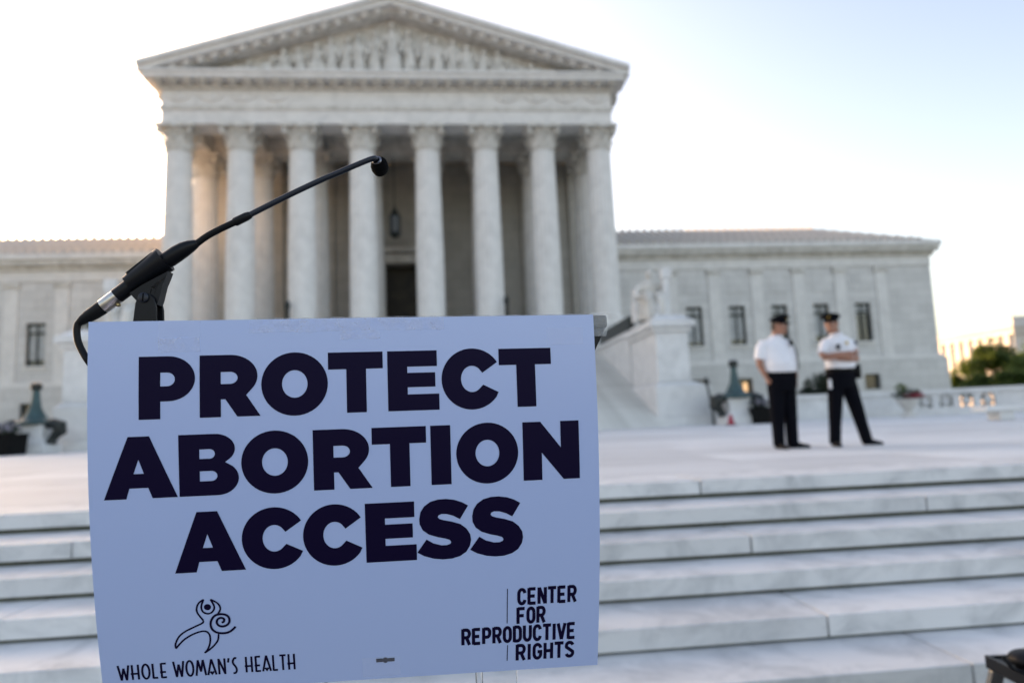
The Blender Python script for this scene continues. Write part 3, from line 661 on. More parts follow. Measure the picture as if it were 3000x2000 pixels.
# trees right of the wing
def tree(px, Y, topy, halfw, lab, seed):
    c = onY(px, 1100, Y); top = onY(px, topy, Y).z; hw = halfw*Y/FPX*1.08; h = top-ZW; rnd = random.Random(seed)
    bl = []
    for k in range(16):
        a = 6.28*k/16+rnd.uniform(-.3, .3); q = rnd.uniform(0.2, 0.75); zz = h*(0.40+0.42*(1-q*q)*rnd.uniform(0.6, 1.05)); s_ = hw*rnd.uniform(0.24, 0.38)
        bl.append(((hw*q*math.cos(a), hw*q*math.sin(a), zz), (s_, s_, min(s_*0.8, h-zz))))
    bl.append(((0, 0, h*0.70), (hw*0.55, hw*0.55, h*0.30)))
    shrub('leafy_tree', lab, c.x, Y, ZW, bl, 900, 0.17, 'leaf', 'tree', 'trees beyond the wing', h*0.55)
tree(2915, 76, 984, 96, 'broad leafy green tree in front of the distant sunlit building', 3)
tree(3060, 80, 975, 108, 'broad leafy green tree cut by the right picture edge', 8)
tree(2798, 84, 1078, 30, 'low green shrub tree close to the end of the right wing', 12)
tree(2862, 70, 1088, 66, 'low bushy tree under the broad tree right of the wing', 15)
tree(2968, 66, 1072, 70, 'low bushy tree beside the right picture edge above the balustrade', 19)
hd = empty('clipped_hedge', 'low clipped hedge seen through the openings of the plaza balustrade', 'hedge', (24.5, 30.5, ZW))
mb = MB()
for k in range(9): leaves(900, (-6.0+1.75*k, 3.6-0.42*k, 0.95), (1.15, 0.6, 0.86), 0.085, mb, seed=60+k)
leafmesh(mb, 'foliage', 'leaf_dark', hd)
tb = MB()
for k in range(9): tb.tube([(-6.0+1.75*k, 3.6-0.42*k, 0), (-5.9+1.75*k, 3.6-0.42*k, 1.0)], [0.05, 0.03], 6)
tb.build('stems', 'bark', hd)
# distant sunlit building
fb = empty('distant_building', 'distant sunlit cream classical building behind the trees at right', 'building', (103, 112, 0))
def fp(mb, nm_, m_='far', par=fb): return mb.build(nm_, m_, par)
c1 = onY(2973, 1000, 112); c2 = onY(2757, 1000, 112)
X0 = c1.x; Y2 = 112*(c1.x/112)/(c2.x/112); LN = Y2-112
zc = onY(2973, 925, 112).z
fb.location = (X0, 112, ZW)
zc -= ZW
fp(MB().box(0, 60, 0, LN+14, 0, zc-3.2), 'wall'); fp(MB().box(-0.5, 60.5, -0.5, LN+14.5, zc-3.197, zc-2.2), 'entablature')
fp(MB().box(-0.9, 60.9, -0.9, LN+14.9, zc-2.197, zc-1.6), 'cornice'); fp(MB().box(0.2, 60, 0.2, LN*0.62, zc-1.597, zc), 'attic', 'far')
fp(MB().box(2, 58, 2, LN+12, zc-1.59, zc-1.0), 'roof', 'far_roof')
for k in range(13):
    yy = 1.2+k*(LN+11)/12
    fp(MB().box(-0.45, -0.003, yy-0.5, yy+0.5, 4.0, zc-3.2), 'pilaster')
    if k < 12:
        ym = yy+(LN+11)/24
        w_ = fp(MB().box(-0.06, -0.003, ym-0.6, ym+0.6, 5.2, zc-5.0), 'window', 'far')
        fp(MB().box(-0.09, -0.062, ym-0.45, ym+0.45, 5.35, zc-5.2), 'pane', 'far_roof', w_)
fp(MB().box(-0.6, 60, -0.6, LN+14.4, -0.5, 4.0), 'basement')
# tree line behind everything on the left, beyond the wing roof and out to the sides
far_l = MB(); rnd = random.Random(4)

# ================================================================ OFFICERS
K = 0.0015
def person_base(name, lab, feet, rz=0): return empty(name, lab, 'person', feet, rz)
def head(mb, cx, cyy, z, yaw, tilt=0.0, s=1.0):
    """head with jaw, nose, brow and ears fused into the body; yaw turns the face (0 faces -y)"""
    f = Vector((math.sin(yaw), -math.cos(yaw), 0)); r_ = Vector((-f.y, f.x, 0)); o = Vector((cx, cyy, z))
    rs = []
    for dz, fw, rad, rad2 in ((-0.125, 0.035, 0.035, 0.035), (-0.11, 0.035, 0.055, 0.058), (-0.06, 0.02, 0.070, 0.085), (0.0, 0.006, 0.077, 0.097), (0.05, 0.0, 0.078, 0.10), (0.09, -0.005, 0.066, 0.085), (0.115, -0.005, 0.035, 0.05)):
        rs.append([o+f*fw*s+r_*(rad*s*math.cos(2*math.pi*k/14))+f*(rad2*s*math.sin(2*math.pi*k/14))+Vector((0, 0, dz*s)) for k in range(14)])
    mb.rings(rs)
    mb.tube([o+f*0.092*s+Vector((0, 0, 0.03*s)), o+f*0.118*s+Vector((0, 0, -0.022*s)), o+f*0.092*s+Vector((0, 0, -0.035*s))], [0.010*s, 0.017*s, 0.014*s], 8)
    mb.tube([o+f*0.088*s+r_*-0.045*s+Vector((0, 0, 0.035*s)), o+f*0.099*s+Vector((0, 0, 0.04*s)), o+f*0.088*s+r_*0.045*s+Vector((0, 0, 0.035*s))], 0.011*s, 6)
    mb.tube([o+f*0.086*s-r_*0.022*s+Vector((0, 0, -0.066*s)), o+f*0.094*s+Vector((0, 0, -0.067*s)), o+f*0.086*s+r_*0.022*s+Vector((0, 0, -0.066*s))], 0.009*s, 6)
    for q in (-1, 1): mb.ball(tuple(o+r_*q*0.080*s-f*0.005*s), (0.018*s, 0.022*s, 0.032*s), 8, 5)
    return o, f, r_
def face_bits(t, o, f, r_, s=1.0):
    for q in (-1, 1):
        MB().ball(tuple(o+f*0.090*s+r_*q*0.031*s+Vector((0, 0, 0.012*s))), 0.010*s, 8, 5).build('eye', 'paper', t, True)
        MB().ball(tuple(o+f*0.0985*s+r_*q*0.031*s+Vector((0, 0, 0.012*s))), 0.0045*s, 6, 4).build('pupil', 'hair', t, True)
    rs = []
    for dz, rad, off in ((-0.05, 0.070, -0.030), (0.0, 0.083, -0.022), (0.05, 0.087, -0.018), (0.075, 0.085, -0.012)):
        rs.append([o+f*off+r_*(rad*math.cos(2*math.pi*k/14))+f*(0.088*math.sin(2*math.pi*k/14))+Vector((0, 0, dz)) for k in range(14)])
    MB().rings(rs).build('hair', 'hair', t, True)
def cap(t, o, f, r_, z):
    rs = []
    for dz, rad in ((0, 0.094), (0.028, 0.097), (0.040, 0.122), (0.060, 0.132), (0.078, 0.112), (0.090, 0.06)):
        rs.append([o+f*(0.01+dz*0.12)+r_*(rad*math.cos(2*math.pi*k/18))+f*(rad*1.08*math.sin(2*math.pi*k/18))+Vector((0, 0, z+dz+(0.16*0.09*math.sin(2*math.pi*k/18) if dz > 0.035 else 0))) for k in range(18)])
    c_ = MB().rings(rs).build('peaked_cap', 'trousers', t, True)
    rs = []
    for rr, dz in ((0.088, 0.004), (0.128, -0.010), (0.160, -0.026)):
        rs.append([o+r_*(0.092*math.cos(a)*(1-0.1*(rr > .15)))+f*(rr*math.sin(a)+0.012)+Vector((0, 0, z+dz+h_)) for h_ in (0.0,) for a in [math.pi*(0.08+0.84*k/10) for k in range(11)]])
    v = MB(); n = 11
    for q in rs: v.v += [tuple(p_) for p_ in q]
    for q in rs: v.v += [tuple(p_-Vector((0, 0, 0.006))) for p_ in q]
    for a in range(2):
        for k in range(n-1):
            v.f.append((a*n+k, a*n+k+1, (a+1)*n+k+1, (a+1)*n+k)); o3 = 3*n
            v.f.append((o3+a*n+k, o3+(a+1)*n+k, o3+(a+1)*n+k+1, o3+a*n+k+1))
    for k in range(n-1): v.f.append((2*n+k, 2*n+k+1, 5*n+k+1, 5*n+k))
    v.build('visor', 'shoe', c_, True)
    MB().ball(tuple(o+f*0.125+Vector((0, 0, z+0.04))), (0.014, 0.014, 0.016), 8, 5).build('cap_badge', 'badge', c_, True)
def hand(mb, w_, d, side, curl=0.5, s=1.0):
    """palm and five fingers; w_ wrist, d pointing direction, side the thumb side"""
    d = Vector(d).normalized(); sd_ = Vector(side).normalized(); n_ = d.cross(sd_).normalized(); w_ = Vector(w_)
    mb.tube([w_, w_+d*0.03*s, w_+d*0.085*s], [0.028*s, 0.036*s, 0.034*s], 10, 0.55 if abs(n_.z) < .5 else 0.8)
    for k, L in enumerate((0.068, 0.078, 0.073, 0.056)):
        b_ = w_+d*0.08*s+sd_*(0.027-0.018*k)*s
        mb.tube([b_, b_+(d*(1-curl*0.3)-n_*curl*0.5)*L*0.5*s, b_+(d*(1-curl*0.7)-n_*curl)*L*0.95*s], [0.0095*s, 0.009*s, 0.0075*s], 7)
    b_ = w_+d*0.03*s+sd_*0.030*s
    mb.tube([b_, b_+(sd_*0.7+d*0.6)*0.035*s, b_+(sd_*0.6+d*0.9)*0.062*s], [0.012*s, 0.0105*s, 0.008*s], 7)
def shoe(t, heel, toe):
    heel, toe = Vector(heel), Vector(toe); d = (toe-heel).normalized(); L = (toe-heel).length; r_ = Vector((-d.y, d.x, 0)); rs = []
    for u_, wd, ht in ((0, 0.030, 0.07), (0.06, 0.038, 0.105), (0.25, 0.041, 0.115), (0.45, 0.043, 0.085), (0.7, 0.050, 0.060), (0.9, 0.043, 0.048), (1.0, 0.022, 0.032)):
        c_ = heel+d*L*u_
        rs.append([c_+r_*(wd*math.cos(a))+Vector((0, 0, max(0.0, ht*0.5+ht*0.5*math.sin(a)*(1.0 if math.sin(a) > 0 else 1.0)))) for a in [2*math.pi*k/12 for k in range(12)]])
    MB().rings(rs).build('shoe', 'shoe', t, True)

# ---- officer with arms down, left of the pair
fo = onZ(2308, 1313, 0)
o1 = person_base('person', 'officer in white short-sleeved shirt and dark cap, hand in pocket, left of the two', fo)
b = MB()
b.loft([(-0.03, 0, 1.0, 0.16, 0.13), (-0.02, 0, 1.25, 0.17, 0.14), (-0.04, 0, 1.46, 0.15, 0.1), (-0.045, 0, 1.545, 0.075, 0.07), (-0.035, -0.005, 1.60, 0.058, 0.06), (-0.02, -0.01, 1.66, 0.056, 0.06)], 16)
b.tube([(-0.24, 0.0, 1.47), (-0.305, 0.0, 1.28), (-0.30, 0.01, 1.17), (-0.235, -0.02, 1.00)], [0.055, 0.05, 0.046, 0.033], 12)
hand(b, (-0.235, -0.02, 1.0), (0.25, -0.05, -1), (0.2, -1, 0), 0.5)
b.tube([(0.155, 0.05, 1.47), (0.215, 0.06, 1.25), (0.225, 0.06, 1.14), (0.205, 0.0, 0.97)], [0.055, 0.05, 0.045, 0.033], 12)
hand(b, (0.205, 0.0, 0.97), (-0.15, -0.15, -1), (-0.2, -1, 0), 0.5)
for q, xx, yy in ((-1, -0.113, 0.005), (1, 0.094, 0.03)):
    b.tube([(-0.008+q*0.09, yy, 0.95), (xx, yy, 0.5), (xx, yy+0.005, 0.12)], [0.085, 0.055, 0.038], 12)
hd1 = head(b, 0.005, -0.03, 1.712, R(38), s=1.0)
organic(b, 'body', 'skin', o1, 0.0085, 2); face_bits(o1, *hd1); cap(o1, *hd1, 0.052)
b = MB()
b.loft([(-0.008, 0, 1.03, 0.205, 0.165), (-0.008, -0.01, 1.08, 0.222, 0.185), (-0.02, -0.02, 1.18, 0.228, 0.205), (-0.035, -0.01, 1.32, 0.222, 0.175), (-0.045, 0, 1.44, 0.225, 0.14), (-0.045, 0, 1.51, 0.17, 0.11), (-0.045, 0, 1.555, 0.085, 0.08), (-0.043, 0, 1.585, 0.07, 0.07)], 22)
b.tube([(-0.20, 0, 1.475), (-0.27, 0, 1.40), (-0.305, 0.0, 1.25)], [0.085, 0.082, 0.078], 14)
b.tube([(0.12, 0.05, 1.47), (0.185, 0.06, 1.38), (0.205, 0.06, 1.24)], [0.08, 0.075, 0.07], 14)
organic(b, 'shirt', 'shirt', o1, 0.011, 3)
MB().tube([(-0.075, -0.07, 1.575), (-0.035, -0.105, 1.545), (0.005, -0.08, 1.575)], 0.014, 6).build('collar', 'shirt', o1, True)
MB().tube([(0.10, -0.16, 1.50), (0.14, -0.18, 1.36), (0.165, -0.185, 1.18), (0.17, -0.16, 1.08)], [0.014, 0.010, 0.009, 0.009], 6).build('radio_cord', 'bronze_dark', o1, True)
bevel(MB().box(0.075, 0.12, -0.175, -0.14, 1.42, 1.50).build('shoulder_microphone', 'black', o1), 0.006)
b = MB()
b.loft([(-0.005, 0, 0.80, 0.185, 0.15), (-0.005, 0, 0.92, 0.212, 0.17), (-0.008, 0, 1.045, 0.216, 0.172)], 20)
b.tube([(-0.10, 0.0, 0.88), (-0.115, 0.0, 0.55), (-0.110, 0.01, 0.30), (-0.115, 0.01, 0.035)], [0.118, 0.098, 0.086, 0.082], 14)
b.tube([(0.085, 0.02, 0.88), (0.095, 0.03, 0.55), (0.095, 0.03, 0.30), (0.095, 0.04, 0.035)], [0.118, 0.098, 0.086, 0.082], 14)
organic(b, 'trousers', 'trousers', o1, 0.012, 2)
MB().rings([[(-0.008+0.222*math.cos(2*math.pi*k/24), 0.18*math.sin(2*math.pi*k/24), z) for k in range(24)] for z in (1.035, 1.078)]).build('belt', 'shoe', o1, True)
shoe(o1, (-0.125, 0.07, 0), (-0.105, -0.21, 0)); shoe(o1, (0.05, 0.05, 0), (0.30, -0.06, 0))

o1.scale = (0.965,)*3
# ---- officer with folded arms, right of the pair
fo = onZ(2500, 1305, 0)
o2 = person_base('person', 'officer in white shirt and peaked cap standing with arms folded and feet apart', fo)
b = MB()
b.loft([(-0.09, 0, 1.0, 0.15, 0.13), (-0.09, 0, 1.25, 0.16, 0.14), (-0.09, 0, 1.46, 0.15, 0.1), (-0.10, 0, 1.54, 0.075, 0.07), (-0.115, -0.005, 1.60, 0.058, 0.06), (-0.125, -0.01, 1.66, 0.056, 0.06)], 16)
b.tube([(-0.27, 0.0, 1.45), (-0.355, -0.05, 1.28), (-0.375, -0.10, 1.24), (-0.20, -0.255, 1.255), (-0.03, -0.235, 1.275)], [0.052, 0.05, 0.05, 0.044, 0.034], 12)
hand(b, (-0.03, -0.235, 1.275), (1, 0.12, 0.18), (0, -0.3, 1), 0.6)
b.tube([(0.09, 0.0, 1.45), (0.105, -0.06, 1.26), (0.09, -0.12, 1.21), (-0.08, -0.225, 1.205), (-0.23, -0.20, 1.215)], [0.052, 0.05, 0.05, 0.044, 0.034], 12)
hand(b, (-0.23, -0.20, 1.215), (-1, 0.15, 0.05), (0, -0.3, 1), 0.6)
b.tube([(-0.17, 0, 0.95), (-0.215, 0.0, 0.5), (-0.258, 0.0, 0.12)], [0.085, 0.055, 0.038], 12)
b.tube([(0.0, 0, 0.95), (0.115, 0.02, 0.5), (0.215, 0.03, 0.12)], [0.085, 0.055, 0.038], 12)
hd2 = head(b, -0.165, -0.02, 1.712, R(-42), s=1.0)
organic(b, 'body', 'skin', o2, 0.0085, 2); face_bits(o2, *hd2); cap(o2, *hd2, 0.052)
b = MB()
b.loft([(-0.085, 0, 1.03, 0.19, 0.155), (-0.085, -0.01, 1.10, 0.20, 0.175), (-0.085, -0.01, 1.20, 0.205, 0.175), (-0.085, 0, 1.34, 0.205, 0.16), (-0.085, 0, 1.45, 0.21, 0.13), (-0.09, 0, 1.515, 0.165, 0.105), (-0.10, 0, 1.56, 0.085, 0.08), (-0.105, 0, 1.59, 0.07, 0.07)], 22)
b.tube([(-0.24, 0, 1.465), (-0.30, -0.02, 1.39), (-0.352, -0.055, 1.29)], [0.08, 0.078, 0.072], 14)
b.tube([(0.07, 0, 1.465), (0.10, -0.02, 1.38), (0.108, -0.06, 1.275)], [0.08, 0.078, 0.072], 14)
organic(b, 'shirt', 'shirt', o2, 0.011, 3)
MB().tube([(-0.145, -0.07, 1.575), (-0.115, -0.105, 1.545), (-0.065, -0.08, 1.575)], 0.014, 6).build('collar', 'shirt', o2, True)
MB().rings([[(-0.19+0.02*sx_, -0.176+dy, 1.375-0.035*(sz)+0.0) for sx_, sz in ((-1, 1), (1, 1), (1, -1), (-1, -1))] for dy in (0.02, -0.02)]).build('shoulder_microphone', 'black', o2)
MB().ball((-0.045, -0.162, 1.43), (0.022, 0.012, 0.028), 8, 5).build('badge', 'badge', o2, True)
MB().ball((0.135, -0.075, 1.43), (0.028, 0.03, 0.035), 10, 6).build('shoulder_patch', 'patch', o2, True)
b = MB()
b.loft([(-0.085, 0, 0.80, 0.18, 0.15), (-0.085, 0, 0.93, 0.20, 0.165), (-0.085, 0, 1.045, 0.20, 0.165)], 20)
b.tube([(-0.17, 0.0, 0.90), (-0.215, 0.0, 0.5), (-0.24, 0.0, 0.28), (-0.262, 0.0, 0.035)], [0.114, 0.094, 0.082, 0.078], 14)
b.tube([(0.0, 0.0, 0.90), (0.115, 0.02, 0.5), (0.165, 0.025, 0.30), (0.235, 0.03, 0.035)], [0.118, 0.096, 0.084, 0.078], 14)
organic(b, 'trousers', 'trousers', o2, 0.012, 2)
MB().rings([[(-0.085+0.208*math.cos(2*math.pi*k/24), 0.175*math.sin(2*math.pi*k/24), z) for k in range(24)] for z in (1.035, 1.085)]).build('belt', 'shoe', o2, True)
bevel(MB().box(0.105, 0.165, -0.10, 0.06, 0.93, 1.13).build('holster', 'shoe', o2), 0.012)
bevel(MB().box(-0.33, -0.29, -0.10, -0.085, 0.80, 0.93).build('folded_paper', 'paper', o2), 0.003)
shoe(o2, (-0.25, 0.07, 0), (-0.31, -0.20, 0)); shoe(o2, (0.18, 0.05, 0), (0.42, -0.04, 0))

o2.scale = (0.965,)*3
# ================================================================ SIGN ON THE LECTERN
SXL, SY, SZ, SG, SWD, SH = -0.4160, 0.8317, 0.6447, 0.0686, 0.610, 0.4475
CG, SGs = math.cos(SG), math.sin(SG)
def sgn(u, v, off=0.0):
    """point on the gently bowed sign, u from its left edge, v down from its top, off towards the viewer (metres)"""
    v2 = v + 0.034*(u-0.3)*(v/0.45)**2
    u2 = u - 0.022*(u-0.3)*max(0, (v-0.1)/0.35)**2*(1 if u > 0.3 else 0.25)
    k = 0.2921; y_ = k*v*v
    return Vector((SXL+u2*CG+off*SGs, SY+u2*SGs+y_-off*CG, SZ-v2-off*k*v))
sg = empty('protest_sign', 'white campaign sign with large navy capitals taped to the lectern', 'sign', sgn(SWD/2, SH))
def onsign(me_, name, m, parent, origin=None):
    o = link(name, me_, m, parent); return o
def sign_obj(mb, name, m, parent=sg):
    org = sgn(SWD/2, SH); mb.v = [tuple(Vector(p)-org) for p in mb.v]
    return mb.build(name, m, parent)
mb = MB(); nu, nv = 14, 18
for off in (0.0, -0.004):
    for j in range(nv+1):
        for i in range(nu+1): mb.v.append(tuple(sgn(SWD*i/nu, SH*j/nv, off)))
N1 = (nu+1)*(nv+1)
for j in range(nv):
    for i in range(nu):
        a = j*(nu+1)+i; mb.f.append((a, a+nu+1, a+nu+2, a+1)); mb.f.append((N1+a, N1+a+1, N1+a+nu+2, N1+a+nu+1))
for i in range(nu):
    a = i; mb.f.append((a, a+1, N1+a+1, N1+a)); a = nv*(nu+1)+i; mb.f.append((a, N1+a, N1+a+1, a+1))
for j in range(nv):
    a = j*(nu+1); b_ = a+nu+1; mb.f.append((a, N1+a, N1+b_, b_)); a += nu; b_ += nu; mb.f.append((a, b_, N1+b_, N1+a))
bo = sign_obj(mb, 'board', 'sign'); bo.data.polygons.foreach_set('use_smooth', [True]*len(bo.data.polygons)); bo.data.set_sharp_from_angle(angle=R(40))

# ---- heavy geometric capitals drawn as outlines: list of closed loops in a unit box (x right, y up)
def arc(cx, cy_, rx, ry, a0, a1, n=20): return [(cx+rx*math.cos(R(a0+(a1-a0)*k/n)), cy_+ry*math.sin(R(a0+(a1-a0)*k/n))) for k in range(n+1)]
def gl_P(): return [[(0, 0), (0, 1), (0.52, 1)]+arc(0.52, 0.64, 0.48, 0.36, 90, -90)[1:]+[(0.38, 0.28), (0.38, 0)], [(0.38, 0.74), (0.38, 0.52), (0.50, 0.52)]+arc(0.50, 0.63, 0.14, 0.11, -90, 90, 12)[1:]+[(0.38, 0.74)]]
def gl_R(): return [[(0, 0), (0, 1), (0.50, 1)]+arc(0.50, 0.655, 0.455, 0.345, 90, -38, 18)[1:]+[(0.765, 0.345), (1, 0), (0.615, 0), (0.42, 0.285), (0.345, 0.285), (0.345, 0)], [(0.345, 0.725), (0.345, 0.53), (0.50, 0.53)]+arc(0.50, 0.628, 0.125, 0.098, -90, 90, 12)[1:]]
def gl_O(): return [arc(0.5, 0.5, 0.5, 0.5, 0, 360, 48)[:-1], arc(0.5, 0.5, 0.192, 0.218, 0, 360, 40)[:-1][::-1]]
def gl_T(): return [[(0.33, 0), (0.33, 0.72), (0, 0.72), (0, 1), (1, 1), (1, 0.72), (0.69, 0.72), (0.69, 0)]]
def gl_E(): return [[(0, 0), (0, 1), (0.97, 1), (0.97, 0.735), (0.385, 0.735), (0.385, 0.63), (0.93, 0.63), (0.93, 0.39), (0.385, 0.39), (0.385, 0.27), (1, 0.27), (1, 0)]]
def gl_C(): return [arc(0.52, 0.5, 0.52, 0.5, 33, 327, 40)+arc(0.53, 0.5, 0.20, 0.215, 327, 33, 28)]
def gl_C2():
    o = arc(0.535, 0.5, 0.535, 0.5, 31, 329, 44); i = arc(0.535, 0.5, 0.195, 0.215, 320, 40, 28)
    return [[(0.985, 0.765)]+o[1:-1]+[(1.0, 0.272)]+[(0.728, 0.40)]+i[1:-1]+[(0.718, 0.595)]]
def gl_A(): return [[(0, 0), (0.335, 1), (0.625, 1), (1, 0), (0.655, 0), (0.60, 0.17), (0.345, 0.17), (0.30, 0)], [(0.405, 0.40), (0.545, 0.40), (0.475, 0.63)]]
def gl_B(): return [[(0, 0), (0, 1), (0.60, 1)]+arc(0.60, 0.755, 0.345, 0.245, 90, -52, 16)[1:]+[(0.775, 0.535)]+arc(0.64, 0.275, 0.36, 0.275, 52, -90, 18)[1:], [(0.345, 0.755), (0.345, 0.60), (0.52, 0.60)]+arc(0.52, 0.678, 0.085, 0.078, -90, 90, 10)[1:], [(0.345, 0.40), (0.345, 0.235), (0.54, 0.235)]+arc(0.54, 0.318, 0.10, 0.082, -90, 90, 10)[1:]]
def gl_I(): return [[(0, 0), (0, 1), (1, 1), (1, 0)]]
def gl_N(): return [[(0, 0), (0, 1), (0.315, 1), (0.67, 0.545), (0.67, 1), (1, 1), (1, 0), (0.71, 0), (0.33, 0.465), (0.33, 0)]]
def gl_S(): return [[(0.0, 0.135), (0.175, 0.345)]+[(0.30, 0.275), (0.45, 0.235), (0.55, 0.235), (0.615, 0.255), (0.63, 0.285), (0.60, 0.32), (0.52, 0.345), (0.38, 0.375), (0.22, 0.425), (0.11, 0.50), (0.055, 0.60), (0.05, 0.69), (0.075, 0.80), (0.145, 0.895), (0.26, 0.965), (0.40, 0.997), (0.55, 1.0), (0.70, 0.98), (0.84, 0.935), (0.955, 0.875), (0.80, 0.655), (0.68, 0.715), (0.56, 0.75), (0.46, 0.755), (0.405, 0.735), (0.39, 0.705), (0.42, 0.675), (0.50, 0.65), (0.65, 0.62), (0.81, 0.57), (0.92, 0.49), (0.985, 0.395), (1.0, 0.30), (0.975, 0.20), (0.905, 0.105), (0.79, 0.04), (0.64, 0.005), (0.47, 0.0), (0.30, 0.02), (0.13, 0.07)]]
GL = {'P': gl_P, 'R': gl_R, 'O': gl_O, 'T': gl_T, 'E': gl_E, 'C': gl_C2, 'A': gl_A, 'B': gl_B, 'I': gl_I, 'N': gl_N, 'S': gl_S}
def smooth_loop(lp): return lp
def glyph(ch, u0, u1, v0, v1, name='letter', depth=0.0004):
    loops = GL[ch]()
    if ch in 'OC': dv = (v1-v0)*0.018; v0 -= dv; v1 += dv
    if ch == 'S': dv = (v1-v0)*0.015; v0 -= dv; v1 += dv
    cu = bpy.data.curves.new('g', 'CURVE'); cu.dimensions = '2D'; cu.fill_mode = 'BOTH'
    for lp in loops:
        sp_ = cu.splines.new('POLY'); sp_.points.add(len(lp)-1)
        for q, (x, y_) in zip(sp_.points, lp): q.co = (u0+x*(u1-u0), v1-y_*(v1-v0), 0, 1)
        sp_.use_cyclic_u = True
    o = bpy.data.objects.new('tmp', cu); C.objects.link(o)
    dg = bpy.context.evaluated_depsgraph_get(); me_ = bpy.data.meshes.new_from_object(o.evaluated_get(dg)); bpy.data.objects.remove(o)
    bm = bmesh.new(); bm.from_mesh(me_)
    bmesh.ops.remove_doubles(bm, verts=bm.verts, dist=1e-7)
    for q in range(2):       # cut long faces so that the print follows the bow of the board
        es = [e for e in bm.edges if e.calc_length() > 0.012]
        if es: bmesh.ops.subdivide_edges(bm, edges=es, cuts=2 if q == 0 else 1); bmesh.ops.triangulate(bm, faces=bm.faces)
    org = sgn(SWD/2, SH)
    for v_ in bm.verts: v_.co = sgn(v_.co.x, v_.co.y, depth)-org
    bmesh.ops.recalc_face_normals(bm, faces=bm.faces); bm.to_mesh(me_); bm.free(); me_.materials.clear()
    return link(name, me_, 'ink', sg)
L1 = [('P', .0554, .1177), ('R', .1228, .1916), ('O', .1928, .2706), ('T', .2711, .3370), ('E', .3426, .4058), ('C', .4092, .4811), ('T', .4824, .5504)]
L2 = [('A', .0163, .0966), ('B', .0985, .1653), ('O', .1684, .2456), ('R', .2515, .3212), ('T', .3215, .3879), ('I', .3934, .4183), ('O', .4250, .5039), ('N', .5102, .5840)]
L3 = [('A', .0897, .1694), ('C', .1661, .2361), ('C', .2368, .3067), ('E', .3110, .3729), ('S', .3735, .4413), ('S', .4398, .5082)]
for rowl, va, vb in ((L1, .0424, .1164), (L2, .1360, .2088), (L3, .2278, .3000)):
    for ch, a, b_ in rowl: glyph(ch, a, b_, va, vb)
# ---- small lettering and emblem drawn with strokes
def stroke(pts, wd, off, mb, taper=False):
    """flat ribbon of width wd through (u, v) points laid on the sign"""
    P = [Vector((p[0], p[1])) for p in pts]; i0 = len(mb.v); n = len(P)
    for i, q in enumerate(P):
        d0 = (P[i]-P[i-1]).normalized() if i else (P[1]-P[0]).normalized()
        d1 = (P[i+1]-P[i]).normalized() if i < n-1 else d0
        d = (d0+d1); d = d.normalized() if d.length > 1e-6 else d1
        c = max(0.45, d.dot(d1)); nn = Vector((-d.y, d.x))*(wd/2/c)
        if taper and i in (0, n-1): nn *= 0.3
        for s_ in (1, -1): mb.v.append(tuple(sgn(q.x+nn.x*s_, q.y+nn.y*s_, off)))
    for i in range(n-1): mb.f.append((i0+2*i, i0+2*i+1, i0+2*i+3, i0+2*i+2))
def cr(pts, n=6):
    """Catmull-Rom smoothing of a polyline"""
    P = [Vector((*p, 0)) for p in pts]; out = []
    for i in range(len(P)-1):
        a, b_, c, d = P[max(i-1, 0)], P[i], P[i+1], P[min(i+2, len(P)-1)]
        for k in range(n):
            t_ = k/n; q = 0.5*((2*b_)+(c-a)*t_+(2*a-5*b_+4*c-d)*t_*t_+(3*b_-a-3*c+d)*t_**3); out.append((q.x, q.y))
    out.append(pts[-1]); return out
h_ = 0.1
def rr(x0, x1, y0, y1, a0, a1): return arc((x0+x1)/2, (y0+y1)/2, (x1-x0)/2, (y1-y0)/2, a0, a1, 12)
W_ = .15  # half stroke inset, condensed bold face; y up
def bowl(y0, y1): return [(.15, y1), (.55, y1)]+arc(.55, (y0+y1)/2, .30, (y1-y0)/2, 90, -90, 10)[1:]+[(.15, y0)]
SG_ = {
 'C': [arc(.5, .66, .35, .27, 10, 180, 12)+arc(.5, .34, .35, .27, 180, 350, 12)],
 'E': [[(.9, .935), (.15, .935)], [(.15, 1), (.15, 0)], [(.15, .5), (.8, .5)], [(.15, .065), (.9, .065)]],
 'N': [[(.14, 0), (.14, 1)], [(.17, .98), (.83, .02)], [(.86, 0), (.86, 1)]],
 'T': [[(0, .935), (1, .935)], [(.5, .9), (.5, 0)]],
 'R': [[(.15, 0), (.15, 1)], bowl(.46, .935), [(.55, .44), (.86, 0)]],
 'F': [[(.15, 0), (.15, 1)], [(.15, .935), (.92, .935)], [(.15, .5), (.82, .5)]],
 'O': [arc(.5, .66, .35, .27, 0, 180, 12)+arc(.5, .34, .35, .27, 180, 360, 12)+[(.85, .66)]],
 'P': [[(.15, 0), (.15, 1)], bowl(.42, .935)],
 'D': [[(.15, 0), (.15, 1)], [(.15, .935), (.5, .935)]+arc(.5, .70, .35, .235, 90, 0, 8)[1:]+arc(.5, .30, .35, .235, 0, -90, 8)+[(.15, .065)]],
 'U': [[(.15, 1), (.15, .34)]+arc(.5, .34, .35, .27, 180, 360, 12)[1:]+[(.85, 1)]],
 'I': [[(.5, 0), (.5, 1)]],
 'V': [[(.10, 1), (.5, 0)], [(.5, 0), (.90, 1)]],
 'G': [arc(.5, .66, .35, .27, 10, 180, 12)+arc(.5, .34, .35, .27, 180, 360, 12)+[(.85, .47), (.52, .47)]],
 'H': [[(.15, 0), (.15, 1)], [(.85, 0), (.85, 1)], [(.15, .5), (.85, .5)]],
 'S': [arc(.5, .72, .35, .215, 15, 200, 12)+[(.5, .5)]+arc(.5, .28, .35, .215, 20, -165, 12)],
}
